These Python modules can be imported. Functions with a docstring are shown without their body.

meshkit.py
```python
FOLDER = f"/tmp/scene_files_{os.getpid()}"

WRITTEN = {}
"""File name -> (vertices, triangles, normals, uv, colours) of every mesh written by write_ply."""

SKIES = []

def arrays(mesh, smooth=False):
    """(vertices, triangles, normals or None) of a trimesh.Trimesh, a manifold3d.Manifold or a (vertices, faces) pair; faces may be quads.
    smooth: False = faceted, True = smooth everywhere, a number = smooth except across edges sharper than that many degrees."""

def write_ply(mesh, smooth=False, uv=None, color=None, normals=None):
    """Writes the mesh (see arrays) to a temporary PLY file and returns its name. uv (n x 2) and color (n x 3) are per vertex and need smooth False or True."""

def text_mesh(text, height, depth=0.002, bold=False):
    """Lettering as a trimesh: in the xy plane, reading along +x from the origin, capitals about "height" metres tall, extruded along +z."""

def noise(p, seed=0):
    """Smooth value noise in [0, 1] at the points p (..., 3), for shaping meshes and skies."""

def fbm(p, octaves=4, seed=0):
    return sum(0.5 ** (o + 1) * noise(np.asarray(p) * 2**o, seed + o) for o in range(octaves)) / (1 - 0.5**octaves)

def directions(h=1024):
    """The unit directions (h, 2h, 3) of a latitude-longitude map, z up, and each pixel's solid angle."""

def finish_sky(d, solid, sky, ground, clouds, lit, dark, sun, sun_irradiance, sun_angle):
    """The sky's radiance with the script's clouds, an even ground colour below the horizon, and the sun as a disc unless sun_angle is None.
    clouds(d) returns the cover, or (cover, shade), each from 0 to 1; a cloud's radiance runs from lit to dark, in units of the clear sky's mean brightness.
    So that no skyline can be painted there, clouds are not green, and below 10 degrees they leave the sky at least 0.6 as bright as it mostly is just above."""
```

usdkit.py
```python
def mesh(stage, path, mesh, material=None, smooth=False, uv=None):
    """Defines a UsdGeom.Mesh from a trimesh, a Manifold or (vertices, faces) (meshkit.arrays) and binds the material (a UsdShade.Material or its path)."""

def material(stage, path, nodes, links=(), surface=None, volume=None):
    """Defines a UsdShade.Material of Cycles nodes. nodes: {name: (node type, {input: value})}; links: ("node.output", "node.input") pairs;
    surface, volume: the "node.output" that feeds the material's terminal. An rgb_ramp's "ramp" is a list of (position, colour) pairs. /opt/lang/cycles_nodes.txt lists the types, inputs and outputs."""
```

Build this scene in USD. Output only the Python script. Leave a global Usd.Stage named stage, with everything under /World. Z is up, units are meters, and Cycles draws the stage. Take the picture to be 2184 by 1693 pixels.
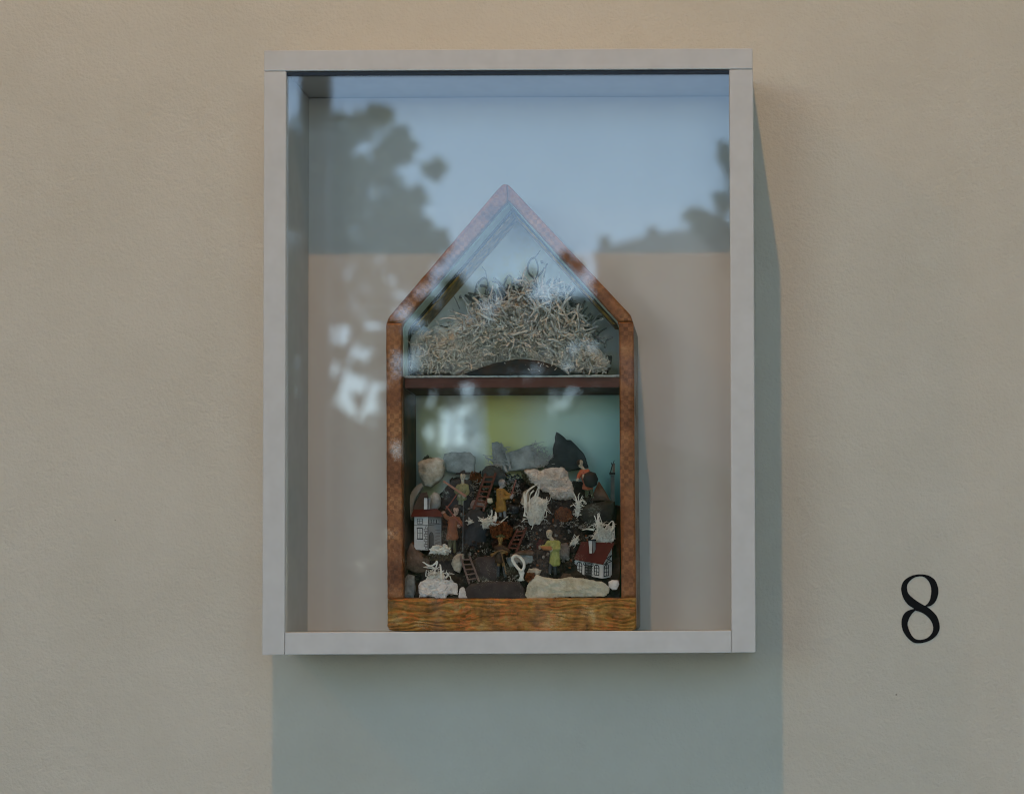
import math, random
import numpy as np, trimesh, manifold3d as m3
from shapely.geometry import Polygon, LineString, box as sbox
from shapely import affinity
import usdkit, meshkit
from pxr import Usd, UsdGeom, UsdLux, UsdShade, Gf, Sdf

stage = Usd.Stage.CreateInMemory()
UsdGeom.SetStageUpAxis(stage, UsdGeom.Tokens.z)
UsdGeom.SetStageMetersPerUnit(stage, 1.0)
W = UsdGeom.Xform.Define(stage, '/World')
stage.SetDefaultPrim(W.GetPrim())
UsdGeom.Scope.Define(stage, '/World/Looks')

# ------------------------------------------------------------------ camera
D, FPX, PXW, PXH = 1.9, 3800.0, 2184.0, 1693.3      # metres to the glass, focal length in photo pixels
EYE = np.array([0.0, -D, 1.35])
PITCH, ROLL = math.radians(1.6), math.radians(0.25)
fwd = np.array([0, math.cos(PITCH), math.sin(PITCH)])
up0, rt0 = np.array([0, -math.sin(PITCH), math.cos(PITCH)]), np.array([1.0, 0, 0])
RT = rt0 * math.cos(ROLL) - up0 * math.sin(ROLL)
UP = up0 * math.cos(ROLL) + rt0 * math.sin(ROLL)
n_ = np.array([0, 1.0, 0])
PPU = 1612.0 - FPX * (n_ @ RT) / (n_ @ fwd)
PPV = 1316.0 + FPX * (n_ @ UP) / (n_ @ fwd)
cam = UsdGeom.Camera.Define(stage, '/World/camera')
AP = 36.0
cam.CreateHorizontalApertureAttr(AP)
cam.CreateVerticalApertureAttr(AP * PXH / PXW)
cam.CreateFocalLengthAttr(FPX / PXW * AP)
cam.CreateHorizontalApertureOffsetAttr((PXW / 2 - PPU) / PXW * AP)
cam.CreateVerticalApertureOffsetAttr((PPV - PXH / 2) / PXW * AP)
cam.CreateFStopAttr(4.7)
cam.CreateFocusDistanceAttr(1.935)
cam.CreateClippingRangeAttr(Gf.Vec2f(0.05, 2000))
cam.CreateExposureAttr(1.43)
M = Gf.Matrix4d(1)
for i, a in enumerate((RT, UP, -fwd, EYE)):
    M.SetRow(i, Gf.Vec4d(*map(float, a), 1.0 if i == 3 else 0.0))
cam.AddTransformOp().Set(M)


def P(u, v, y):
    """World point at depth y where the photograph has pixel (u, v) (photo 2184 wide)."""
    d = RT * (u - PPU) / FPX - UP * (v - PPV) / FPX + fwd
    return EYE + d * ((y - EYE[1]) / d[1])


def C(cx, cy, y):
    return P(820.2 + cx * 0.33466, 790.4 + cy * 0.33466, y)


S = 0.0001673 * 1.025      # metres per pixel of the enlarged lower scene
F = 0.0005                 # metres per photo pixel at the glass

# ------------------------------------------------------------------ daylight through the window, gallery lamps
SUN_EL, SUN_ROT = math.radians(30), math.radians(20)
SKY = 0.142
dome = UsdLux.DomeLight.Define(stage, '/World/sky')
dome.GetPrim().SetCustomDataByKey('kind', 'structure')
skym = usdkit.material(stage, '/World/Looks/sky', {
    'sky': ('sky_texture', dict(sky_type='single_scattering', sun_disc=False, sun_elevation=SUN_EL, sun_rotation=SUN_ROT,
                                altitude=100.0, air_density=1.0, aerosol_density=0.35, ozone_density=1.0)),
    'bg': ('background_shader', dict(strength=SKY))}, [('sky.color', 'bg.color')], surface='bg.background')
UsdShade.MaterialBindingAPI.Apply(dome.GetPrim()).Bind(skym)


def lamp(name, pos, target, radius, inten, color):
    """A round lamp face turned towards the target."""
    l = UsdLux.DiskLight.Define(stage, '/World/' + name)
    l.CreateRadiusAttr(radius)
    l.CreateIntensityAttr(inten)
    l.CreateColorAttr(Gf.Vec3f(*color))
    l.CreateNormalizeAttr(True)
    z = np.array(pos, float) - np.array(target, float)
    z /= np.linalg.norm(z)
    x = np.cross([0, 0, 1], z); x /= np.linalg.norm(x)
    y = np.cross(z, x)
    m = Gf.Matrix4d(1)
    for i, a in enumerate((x, y, z, pos)):
        m.SetRow(i, Gf.Vec4d(*map(float, a), 1.0 if i == 3 else 0.0))
    l.AddTransformOp().Set(m)


WALL_Y, BACK_Y = 0.121, 0.0975
spot = UsdLux.DiskLight.Define(stage, '/World/spot_lamp')      # a small downlight above the case
spot.CreateRadiusAttr(0.02)
spot.CreateIntensityAttr(4.3)
spot.CreateNormalizeAttr(True)
spot.CreateColorAttr(Gf.Vec3f(1.0, 0.50, 0.17))
spot.AddTranslateOp().Set(Gf.Vec3d((995 - 1612) * F, -1.21, 1.35 + 2.81))
spot.AddRotateXOp().Set(0.0)
lamp('track_lamp', (-3.15, -1.6, 1.35 + 2.65), (-0.2, 0.12, 1.6), 0.10, 1.5, (1.0, 0.50, 0.16))

# ------------------------------------------------------------------ helpers
used = {}


def numbered(parent, name):
    k = (parent, name)
    n = used.get(k, 0); used[k] = n + 1
    return name if n == 0 else f'{name}_{n:03d}'


class T:
    """A thing: an Xform at its base; its parts are meshes given in world metres."""
    def __init__(s, name, label, cat, loc=None, group=None, kind=None):
        s.path = '/World/' + numbered('/World', name)
        s.loc = np.zeros(3) if loc is None else np.asarray(loc, float)
        x = UsdGeom.Xform.Define(stage, s.path)
        x.AddTranslateOp().Set(Gf.Vec3d(*map(float, s.loc)))
        tag(x.GetPrim(), label, cat, group, kind)

    def part(s, name, mesh, m, smooth=False, label=None, kind=None, parent=None):
        path = (parent or s.path) + '/' + numbered(parent or s.path, name)
        v, f, n = meshkit.arrays(mesh, smooth)
        mm = usdkit.mesh(stage, path, (v - s.loc, f), m, smooth=smooth)
        if label: mm.GetPrim().SetCustomDataByKey('label', label)
        if kind: mm.GetPrim().SetCustomDataByKey('kind', kind)
        return path


def tag(p, label=None, cat=None, group=None, kind=None):
    for k, v in (('label', label), ('category', cat), ('group', group), ('kind', kind)):
        if v: p.SetCustomDataByKey(k, v)


def one(name, mesh, m, label=None, cat=None, smooth=False, group=None, kind=None):
    path = '/World/' + numbered('/World', name)
    mm = usdkit.mesh(stage, path, mesh, m, smooth=smooth)
    tag(mm.GetPrim(), label, cat, group, kind)
    return mm


def bx(x0, x1, y0, y1, z0, z1, ch=0.0):
    if ch <= 0:
        b = trimesh.creation.box([x1 - x0, y1 - y0, z1 - z0])
        b.apply_translation([(x0 + x1) / 2, (y0 + y1) / 2, (z0 + z1) / 2])
        return b
    pts = []
    for sx in (0, 1):
        for sy in (0, 1):
            for sz in (0, 1):
                c = np.array([(x0, x1)[sx], (y0, y1)[sy], (z0, z1)[sz]])
                d = np.array([1 - 2 * sx, 1 - 2 * sy, 1 - 2 * sz]) * ch
                for k in range(3):
                    q = c + d; q[k] = c[k]; pts.append(q)
    return trimesh.convex.convex_hull(np.array(pts))


def tube(pts, r0, r1=None, sides=6, cap=True):
    pts = np.asarray(pts, float); n = len(pts)
    r = np.linspace(r0, r0 if r1 is None else r1, n) if np.ndim(r0) == 0 else np.asarray(r0)
    t = np.gradient(pts, axis=0); t /= np.maximum(np.linalg.norm(t, axis=1, keepdims=True), 1e-12)
    ref = np.array([0.31, 0.9, 0.27]) if abs(t[0] @ np.array([0.31, 0.9, 0.27])) < 0.9 else np.array([1.0, 0, 0])
    vs, fs = [], []
    for i in range(n):
        a = np.cross(t[i], ref); a /= np.linalg.norm(a); b = np.cross(t[i], a)
        th = np.arange(sides) / sides * 2 * np.pi
        vs.append(pts[i] + r[i] * (np.cos(th)[:, None] * a + np.sin(th)[:, None] * b))
    for i in range(n - 1):
        for k in range(sides):
            k2 = (k + 1) % sides
            A, B, Cc, Dd = i * sides + k, i * sides + k2, (i + 1) * sides + k2, (i + 1) * sides + k
            fs += [[A, Cc, B], [A, Dd, Cc]]
    v = np.vstack(vs)
    if cap:
        v = np.vstack([v, pts[0], pts[-1]])
        for k in range(sides):
            k2 = (k + 1) % sides
            fs += [[len(v) - 2, k, k2], [len(v) - 1, (n - 1) * sides + k2, (n - 1) * sides + k]]
    return trimesh.Trimesh(v, np.array(fs), process=False)


cat = trimesh.util.concatenate


def spline(pts, n=8, closed=False):
    """Catmull-Rom through the points."""
    p = np.asarray(pts, float); out = []
    N = len(p)
    for i in range(N if closed else N - 1):
        g = lambda k: p[k % N] if closed else p[min(max(k, 0), N - 1)]
        a, b, c, d = g(i - 1), g(i), g(i + 1), g(i + 2)
        for s in np.arange(n) / n:
            out.append(0.5 * (2 * b + (c - a) * s + (2 * a - 5 * b + 4 * c - d) * s**2 + (3 * b - a - 3 * c + d) * s**3))
    if not closed: out.append(p[-1])
    return np.array(out)


def prism(poly, y0, y1, to_world=None):
    """Extrude a shapely polygon given in (x, z) metres from depth y0 to y1."""
    parts = []
    for g in getattr(poly, 'geoms', [poly]):
        m = trimesh.creation.extrude_polygon(g, y1 - y0, engine='earcut')
        v = m.vertices.copy()
        m.vertices = np.c_[v[:, 0], y1 - v[:, 2], v[:, 1]]
        parts.append(m)
    return cat(parts)


def fxz(pts, y):
    return [(q[0], q[2]) for q in (P(u, v, y) for u, v in pts)]


# ------------------------------------------------------------------ materials
made = {}


def mat(name, stops, scale=60, rough=0.85, bump=0.0, bscale=None, bdist=0.001, metallic=0.0, detail=5, spec=0.3, sheen=0.0, stretch=(1, 1, 1), voro=False):
    if name in made: return made[name]
    if isinstance(stops[0][-1], float):
        stops = list(zip(np.linspace(0.3, 0.7, len(stops)), stops))
    nodes = {'g': ('geometry', {}),
             'm': ('mapping', dict(scale=stretch)),
             'n': ('noise_texture', dict(scale=float(scale), detail=float(detail), roughness=0.6)),
             'r': ('rgb_ramp', {'ramp': stops}),
             'p': ('principled_bsdf', dict(roughness=rough, metallic=metallic, specular_ior_level=spec, sheen_weight=sheen))}
    links = [('g.position', 'm.vector'), ('m.vector', 'n.vector'), ('n.fac', 'r.fac'), ('r.color', 'p.base_color')]
    if bump > 0:
        nodes['b'] = ('bump', dict(strength=bump, distance=bdist))
        nodes['n2'] = ('noise_texture', dict(scale=float(bscale or scale * 3), detail=6.0, roughness=0.65))
        links += [('m.vector', 'n2.vector'), ('n2.fac', 'b.height'), ('b.normal', 'p.normal')]
    made[name] = usdkit.material(stage, '/World/Looks/' + name, nodes, links, surface='p.BSDF')
    return made[name]


# painted wall: roller-stippled emulsion, with a few specks of dirt
wallm = usdkit.material(stage, '/World/Looks/wall_paint', {
    'g': ('geometry', {}),
    'n': ('noise_texture', dict(scale=7.0, detail=6.0, roughness=0.65)),
    'r': ('rgb_ramp', {'ramp': [(0.3, (0.525, 0.505, 0.42)), (0.7, (0.57, 0.55, 0.465))]}),
    'v': ('voronoi_texture', dict(scale=11.0)),
    'k': ('math', dict(math_type='less_than', value2=0.012)),
    'k2': ('math', dict(math_type='multiply', value2=0.7)),
    'mx': ('mix_color', dict(b=(0.15, 0.13, 0.1))),
    's': ('noise_texture', dict(scale=300.0, detail=3.0, roughness=0.6)),
    's2': ('noise_texture', dict(scale=90.0, detail=4.0, roughness=0.6)),
    'sum': ('math', dict(math_type='add')),
    'b': ('bump', dict(strength=0.6, distance=0.0015)),
    'p': ('principled_bsdf', dict(roughness=0.8, specular_ior_level=0.25))},
    [('g.position', 'n.vector'), ('n.fac', 'r.fac'), ('g.position', 'v.vector'), ('v.distance', 'k.value1'), ('k.value', 'k2.value1'), ('k2.value', 'mx.fac'),
     ('r.color', 'mx.a'), ('mx.result', 'p.base_color'), ('g.position', 's.vector'), ('g.position', 's2.vector'), ('s.fac', 'sum.value1'), ('s2.fac', 'sum.value2'),
     ('sum.value', 'b.height'), ('b.normal', 'p.normal')], surface='p.BSDF')
casem = mat('case_lacquer', [(0.475, 0.48, 0.46), (0.525, 0.53, 0.51)], 40, rough=0.6, bump=0.25, bscale=900, bdist=0.0003)
backm = mat('case_back', [(0.59, 0.565, 0.525), (0.62, 0.595, 0.555)], 8, rough=0.75, bump=0.1, bscale=500, bdist=0.0003)
ceilm = mat('ceiling_paint', [(0.80, 0.80, 0.78), (0.83, 0.83, 0.81)], 4)
floorm = mat('floor_stone', [(0.20, 0.26, 0.28), (0.25, 0.32, 0.34)], 6, rough=0.6)
glassm = usdkit.material(stage, '/World/Looks/glass', {
    'lw': ('layer_weight', dict(blend=0.5)),
    'p5': ('math', dict(math_type='power', value2=5.0)),
    'f': ('math', dict(math_type='multiply_add', value2=0.936, value3=0.064)),
    't': ('transparent_bsdf', dict(color=(0.985, 0.995, 0.99))),
    'r': ('glossy_bsdf', dict(color=(1, 1, 1), roughness=0.0)),
    'x': ('mix_closure', {})}, [('lw.facing', 'p5.value1'), ('p5.value', 'f.value1'), ('f.value', 'x.fac'), ('t.BSDF', 'x.closure1'), ('r.BSDF', 'x.closure2')], surface='x.closure')
blackm = mat('black_vinyl', [(0.004, 0.004, 0.004), (0.006, 0.006, 0.006)], 50, rough=0.6, spec=0.12)
darkgap = mat('dark_gasket', [(0.03, 0.035, 0.045), (0.04, 0.045, 0.055)], 50, rough=0.7)

# ------------------------------------------------------------------ the room: gallery wall and what stands opposite
RX0, RX1, RY0, RZ1 = -4.6, 3.4, -5.0, 4.3
one('wall', bx(RX0, RX1, WALL_Y, WALL_Y + 0.15, 0.0, RZ1), wallm, kind='structure')
one('floor', bx(RX0, RX1, RY0, WALL_Y - 0.002, -0.1, 0.0), floorm, kind='structure')
one('ceiling', bx(RX0 - 0.2, RX1 + 0.2, RY0 - 0.2, WALL_Y + 0.2, RZ1 + 0.002, RZ1 + 0.15), ceilm, kind='structure')
one('wall_left', bx(RX0 - 0.15, RX0 - 0.002, RY0, WALL_Y + 0.15, -0.1, RZ1), ceilm, kind='structure')
one('wall_right', bx(RX1 + 0.002, RX1 + 0.15, RY0, WALL_Y + 0.15, -0.1, RZ1), ceilm, kind='structure')
WX0, WX1, WZ0, WZ1 = -4.4, 2.6, 0.15, 4.15
wf = [bx(RX0 - 0.15, WX0, RY0 - 0.17, RY0 - 0.002, -0.1, RZ1), bx(WX1, RX1 + 0.15, RY0 - 0.17, RY0 - 0.002, -0.1, RZ1),
      bx(WX0 + 0.001, WX1 - 0.001, RY0 - 0.169, RY0 - 0.003, -0.1, WZ0), bx(WX0 + 0.001, WX1 - 0.001, RY0 - 0.169, RY0 - 0.003, WZ1, RZ1)]
one('window_wall', cat(wf), ceilm, kind='structure')
fm = mat('window_frame_paint', [(0.035, 0.035, 0.035), (0.05, 0.05, 0.05)], 8, rough=0.5)
wt = T('window', 'dark framed gallery window mirrored in the glass of the display case', 'window', ((WX0 + WX1) / 2, RY0, WZ0))
for nm, b in (('frame', (WX0 + 0.002, WX0 + 0.06, WZ0 + 0.002, WZ1 - 0.002)), ('frame', (WX1 - 0.06, WX1 - 0.002, WZ0 + 0.002, WZ1 - 0.002)),
              ('mullion', (-1.785, -1.675, WZ0 + 0.06, WZ1 - 0.06)),
              ('frame', (WX0 + 0.061, WX1 - 0.061, WZ0 + 0.002, WZ0 + 0.059)), ('frame', (WX0 + 0.061, WX1 - 0.061, WZ1 - 0.059, WZ1 - 0.002))):
    wt.part(nm, bx(b[0], b[1], RY0 - 0.12, RY0 - 0.04, b[2], b[3], 0.004), fm)

# outdoors, seen only mirrored in the glass
one('ground', bx(-60, 60, -120, RY0 - 0.2, -0.6, -0.5), mat('pale_gravel', [(0.26, 0.26, 0.23), (0.34, 0.34, 0.30)], 2), kind='structure')
leafm = usdkit.material(stage, '/World/Looks/leaves', {
    'g': ('geometry', {}), 'n': ('noise_texture', dict(scale=0.8, detail=3.0)),
    'r': ('rgb_ramp', {'ramp': [(0.3, (0.007, 0.025, 0.009)), (0.7, (0.02, 0.055, 0.022))]}),
    'd': ('diffuse_bsdf', {}), 't': ('translucent_bsdf', {}), 'x': ('mix_closure', dict(fac=0.3))},
    [('g.position', 'n.vector'), ('n.fac', 'r.fac'), ('r.color', 'd.color'), ('r.color', 't.color'), ('d.BSDF', 'x.closure1'), ('t.BSDF', 'x.closure2')], surface='x.closure')
barkm = mat('bark', [(0.05, 0.04, 0.03), (0.1, 0.08, 0.06)], 12)


def mirrored(u, v, Z):
    """Point at distance Z before the glass whose mirror image the photograph has at (u, v)."""
    q = P(u, v, 0.004 + Z)
    return np.array([q[0], 0.004 - Z, q[2]])


def tree(label, Z, base_u, clumps, seed, leaf=0.1, n=5200, name='tree'):
    """clumps: (u, v, radius in metres) in the mirrored picture."""
    rng = np.random.default_rng(seed)
    cs = [(mirrored(u, v, Z) + [0, rng.uniform(-1, 1), 0], r * 0.0005 * (1 + Z / D)) for u, v, r in clumps]
    more = []
    for c, r in cs:
        for _ in range(7):
            dd = rng.normal(size=3); dd /= np.linalg.norm(dd)
            more.append((c + dd * r * rng.uniform(0.75, 1.3), r * rng.uniform(0.18, 0.42)))
    foot = mirrored(base_u, 1316, Z); foot[2] = -0.5
    t = T(name, label, 'tree', foot, group=None)
    mid = foot + [0, 0, 0.45 * (np.mean([c[2] for c, _ in cs]) - foot[2])]
    tr = [tube(spline([foot, foot + [0.06, 0.05, 1.0], mid], 4), 0.16, 0.08, 8)]
    for c, r in cs:
        if r < 40 * 0.0005 * (1 + Z / D): continue
        tr.append(tube(spline([mid - [0, 0, 0.2], (mid + c) / 2 + rng.normal(0, 0.15, 3), c], 3), 0.05, 0.012, 5))
    t.part('trunk', cat(tr), barkm, smooth=40)
    vs = []
    for c, r in cs + more:
        k = int(n * r * r)
        d = rng.normal(size=(k, 3)); d /= np.linalg.norm(d, axis=1, keepdims=True)
        p = c + d * r * np.minimum(np.abs(rng.normal(0, 0.62, (k, 1))), 1.5) * [1, 1, 0.85]
        keep = meshkit.fbm(p @ np.array([[0.8, 0.36, 0.48], [-0.6, 0.48, 0.64], [0, -0.8, 0.6]]) * 3.4, 4, seed) > rng.uniform(0.30, 0.48, len(p))
        p = p[keep]
        a = rng.normal(size=(len(p), 3)); a /= np.linalg.norm(a, axis=1, keepdims=True)
        b = np.cross(a, rng.normal(size=(len(p), 3))); b /= np.linalg.norm(b, axis=1, keepdims=True)
        s = rng.uniform(0.6, 1.2, (len(p), 1)) * leaf
        vs.append(np.stack([p - a * s, p + b * s * 0.45, p + a * s, p - b * s * 0.45], 1).reshape(-1, 3))
    v = np.vstack(vs); f = np.arange(len(v)).reshape(-1, 4)
    t.part('crown', (v, f), leafm)


tree('broad dark green tree mirrored in the upper left of the case glass', 24, 600,
     [(560, 300, 80), (640, 300, 45), (692, 262, 26), (716, 285, 30), (700, 340, 45), (768, 268, 24), (805, 256, 26), (842, 284, 25), (868, 314, 23), (905, 335, 21), (927, 357, 17), (845, 338, 24), (742, 372, 38),
      (690, 420, 60), (780, 402, 45), (838, 402, 30), (878, 408, 22), (640, 420, 70), (720, 480, 60), (800, 470, 50), (860, 452, 34), (892, 480, 28), (926, 488, 20), (660, 540, 60), (750, 540, 50), (830, 530, 45),
      (888, 528, 36), (620, 620, 80), (700, 630, 45), (800, 600, 42), (868, 585, 36), (645, 740, 45), (630, 690, 50), (620, 780, 50), (600, 880, 80), (820, 665, 30), (680, 1000, 60), (640, 1080, 70), (820, 780, 35), (690, 930, 50), (790, 960, 70), (770, 700, 14), (735, 765, 15), (790, 800, 17), (760, 850, 13), (800, 730, 14), (722, 840, 20), (745, 700, 16), (740, 320, 34), (700, 300, 30), (815, 320, 24), (650, 360, 50), (760, 440, 40), (820, 440, 32), (870, 440, 26), (905, 520, 30), (700, 370, 40), (850, 560, 40)], 3)
tree('spreading tree mirrored beside the right inner edge of the case glass', 22, 1700,
     [(1549, 350, 17), (1562, 372, 17), (1600, 380, 50), (1478, 455, 20), (1510, 438, 19), (1540, 430, 22), (1500, 478, 24), (1540, 474, 30), (1572, 520, 40), (1522, 515, 24), (1620, 480, 60), (1640, 560, 80), (1700, 640, 100)], 5)
tree('rounded shrub tree mirrored low in the case glass behind the gable', 27, 930,
     [(960, 602, 24), (985, 640, 40), (1030, 700, 40), (1035, 625, 18), (905, 650, 34), (930, 700, 45), (1000, 715, 40), (870, 740, 40), (950, 760, 50), (1050, 750, 45), (860, 840, 40), (1040, 850, 26), (960, 805, 28), (925, 830, 22), (1000, 1010, 60), (900, 1020, 60), (880, 930, 40), (1040, 930, 45), (1045, 800, 35), (890, 800, 30), (1020, 770, 30), (905, 885, 30), (1018, 905, 28), (960, 975, 30), (900, 960, 30), (1060, 900, 30), (965, 850, 22), (980, 790, 26), (860, 900, 34)], 20)
tree('loose bushy tree mirrored in the middle of the case glass', 28, 1150,
     [(1112, 640, 28), (1090, 690, 45), (1165, 700, 42), (1190, 640, 24), (1260, 690, 40), (1150, 610, 14), (1270, 610, 16), (1232, 648, 26), (1243, 592, 13), (1216, 562, 13), (1300, 645, 34), (1328, 592, 26), (1210, 740, 50), (1340, 690, 60), (1130, 770, 55), (1270, 790, 55), (1075, 870, 26), (1100, 940, 30), (1190, 830, 35), (1240, 905, 26), (1330, 860, 40), (1160, 990, 60), (1290, 1010, 60), (1110, 845, 40), (1160, 900, 40), (1260, 850, 40), (1310, 930, 45), (1220, 950, 40), (1130, 830, 30), (1210, 880, 32), (1080, 820, 28), (1290, 850, 36), (1110, 900, 30), (1255, 940, 30)], 21)

hz = T('hedge', 'dark clipped hedge mirrored across the lower part of the case glass', 'hedge', [mirrored(900, 900, 31)[0], -31, -0.5])
rng = np.random.default_rng(8)
hp = [mirrored(u, 1316, 31)[0] for u in (250, 1750)]
hn = 42000
hv = np.c_[rng.uniform(hp[0], hp[1], hn), rng.uniform(-32.2, -30.6, hn), rng.uniform(-0.5, 1, hn)]
htop = mirrored(900, 985, 31)[2] + 1.6 * (meshkit.fbm(np.c_[hv[:, 0] * 0.7, hv[:, 0] * 0, hv[:, 0] * 0], 4, 3) - 0.5)
hv[:, 2] = -0.5 + (htop + 0.5) * rng.uniform(0, 1, hn)
a = rng.normal(size=(hn, 3)); a /= np.linalg.norm(a, axis=1, keepdims=True)
b = np.cross(a, rng.normal(size=(hn, 3))); b /= np.linalg.norm(b, axis=1, keepdims=True)
hz.part('foliage', (np.stack([hv - a * 0.12, hv + b * 0.06, hv + a * 0.12, hv - b * 0.06], 1).reshape(-1, 3), np.arange(hn * 4).reshape(-1, 4)), leafm)
# building with a shallow arched roof
Zb = 42
a0, a1 = mirrored(1262, 545, Zb), mirrored(1900, 545, Zb)
top = mirrored(1500, 486, Zb)[2]
bm = T('building', 'grey building with shallow arched roof and two chimneys mirrored in the case glass', 'building', [(a0[0] + a1[0]) / 2, -Zb, -0.5])
sx = np.linspace(a0[0], a1[0], 24)
tt = (sx - a0[0]) / (a1[0] - a0[0]) * 2 - 1
arch = [(x, a0[2] + (top - a0[2]) * (1 - abs(t) ** 2.4)) for x, t in zip(sx, tt)]
stone = mat('render_wall', [(0.06, 0.055, 0.05), (0.09, 0.08, 0.07)], 1.5)
bm.part('wall', bx(a0[0] + 0.1, a1[0] - 0.1, -Zb - 8, -Zb, -0.5, a0[2] - 0.003), stone)
bm.part('roof', prism(Polygon([(a0[0], a0[2])] + arch[1:-1] + [(a1[0], a0[2])]), -Zb - 8.2, -Zb + 0.2), mat('roof_lead', [(0.09, 0.1, 0.11), (0.13, 0.14, 0.15)], 2))
for u in (1285, 1388):
    q = mirrored(u, 474 if u > 1300 else 494, Zb)
    bm.part('chimney', bx(q[0] - 0.13, q[0] + 0.13, -Zb - 1, -Zb - 0.5, a0[2] - 0.5, q[2]), stone)
for i in range(4):
    x = a0[0] + 1.2 + i * 2.0
    for z in (1.2, 4.6):
        bm.part('window', bx(x, x + 1.0, -Zb - 0.02, -Zb + 0.03, z, z + 1.7), fm)

# ------------------------------------------------------------------ the numeral on the wall
def n8(pts, cusp=None):
    q = [((2500 + x / 6.046) / 1.3411, (1600 + y / 6.046) / 1.3411) for x, y in pts]
    return q


o1 = [(915, 812), (985, 795), (1065, 720), (1108, 600), (1105, 480), (1050, 350), (940, 275), (810, 253), (680, 270), (570, 320), (500, 390), (470, 480), (472, 550), (510, 670), (590, 780), (692, 848)]
o2 = [(692, 848), (590, 880), (525, 930), (485, 1010), (474, 1110), (500, 1230), (570, 1340), (670, 1425), (770, 1445), (870, 1432), (980, 1390), (1080, 1310), (1130, 1210), (1130, 1110), (1090, 985), (1010, 890), (915, 812)]
i1 = [(880, 797), (930, 755), (970, 680), (988, 560), (980, 460), (940, 370), (870, 305), (800, 290), (700, 310), (620, 370), (575, 440), (575, 530), (605, 600), (680, 670), (780, 740), (880, 797)]
i2 = [(715, 880), (650, 945), (600, 1030), (580, 1110), (595, 1190), (640, 1290), (700, 1360), (770, 1385), (850, 1378), (930, 1345), (1000, 1270), (1022, 1190), (1005, 1100), (940, 1000), (830, 920), (715, 880)]
outer = np.vstack([spline(n8(o1))[:-1], spline(n8(o2))[:-1]])
poly8 = Polygon(fxz(outer, WALL_Y), [fxz(spline(n8(i1))[:-1], WALL_Y), fxz(spline(n8(i2))[:-1], WALL_Y)])
one('numeral_sign', prism(poly8, WALL_Y - 0.0006, WALL_Y - 0.00005), blackm, 'black serif numeral 8 stuck on the pale wall beside the display case', 'sign')

# ------------------------------------------------------------------ display case
x0, _, zt = P(563, 106, 0); x1 = P(1605, 106, 0)[0]; zb = P(1085, 1394, 0)[2]
xl, xr = P(608, 800, 0)[0], P(1558, 800, 0)[0]
ztb = P(1085, 149.5, 0)[2]; zbt = P(1085, 1346, 0)[2]
z_top = P(1085, 105.5, 0)[2]
case = T('display_case', 'shallow white wooden display case with glass front fixed to the wall', 'display case', [(x0 + x1) / 2, WALL_Y, zb])
CH = 0.0006
WY = WALL_Y - 0.0005
case.part('top_board', bx(x0, x1, 0.0, WY, ztb, z_top, CH), casem)
case.part('side_board', bx(x0, xl, 0.0004, WY, zb, ztb - 0.0004, CH), casem)
case.part('side_board', bx(xr, x1 + 0.0005, 0.0006, WY, zb + 0.0004, ztb - 0.0004, CH), casem)
case.part('bottom_board', bx(xl + 0.0003, xr - 0.0003, 0.0012, WY, zb + 0.0002, zbt, CH), casem)
case.part('back_panel', bx(xl + 0.0002, xr - 0.0002, BACK_Y, BACK_Y + 0.008, zbt + 0.0002, ztb - 0.0012), backm)
case.part('gasket', bx(xl + 0.0002, xr - 0.0002, 0.003, 0.008, ztb - 0.0042, ztb - 0.0008), darkgap)
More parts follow.
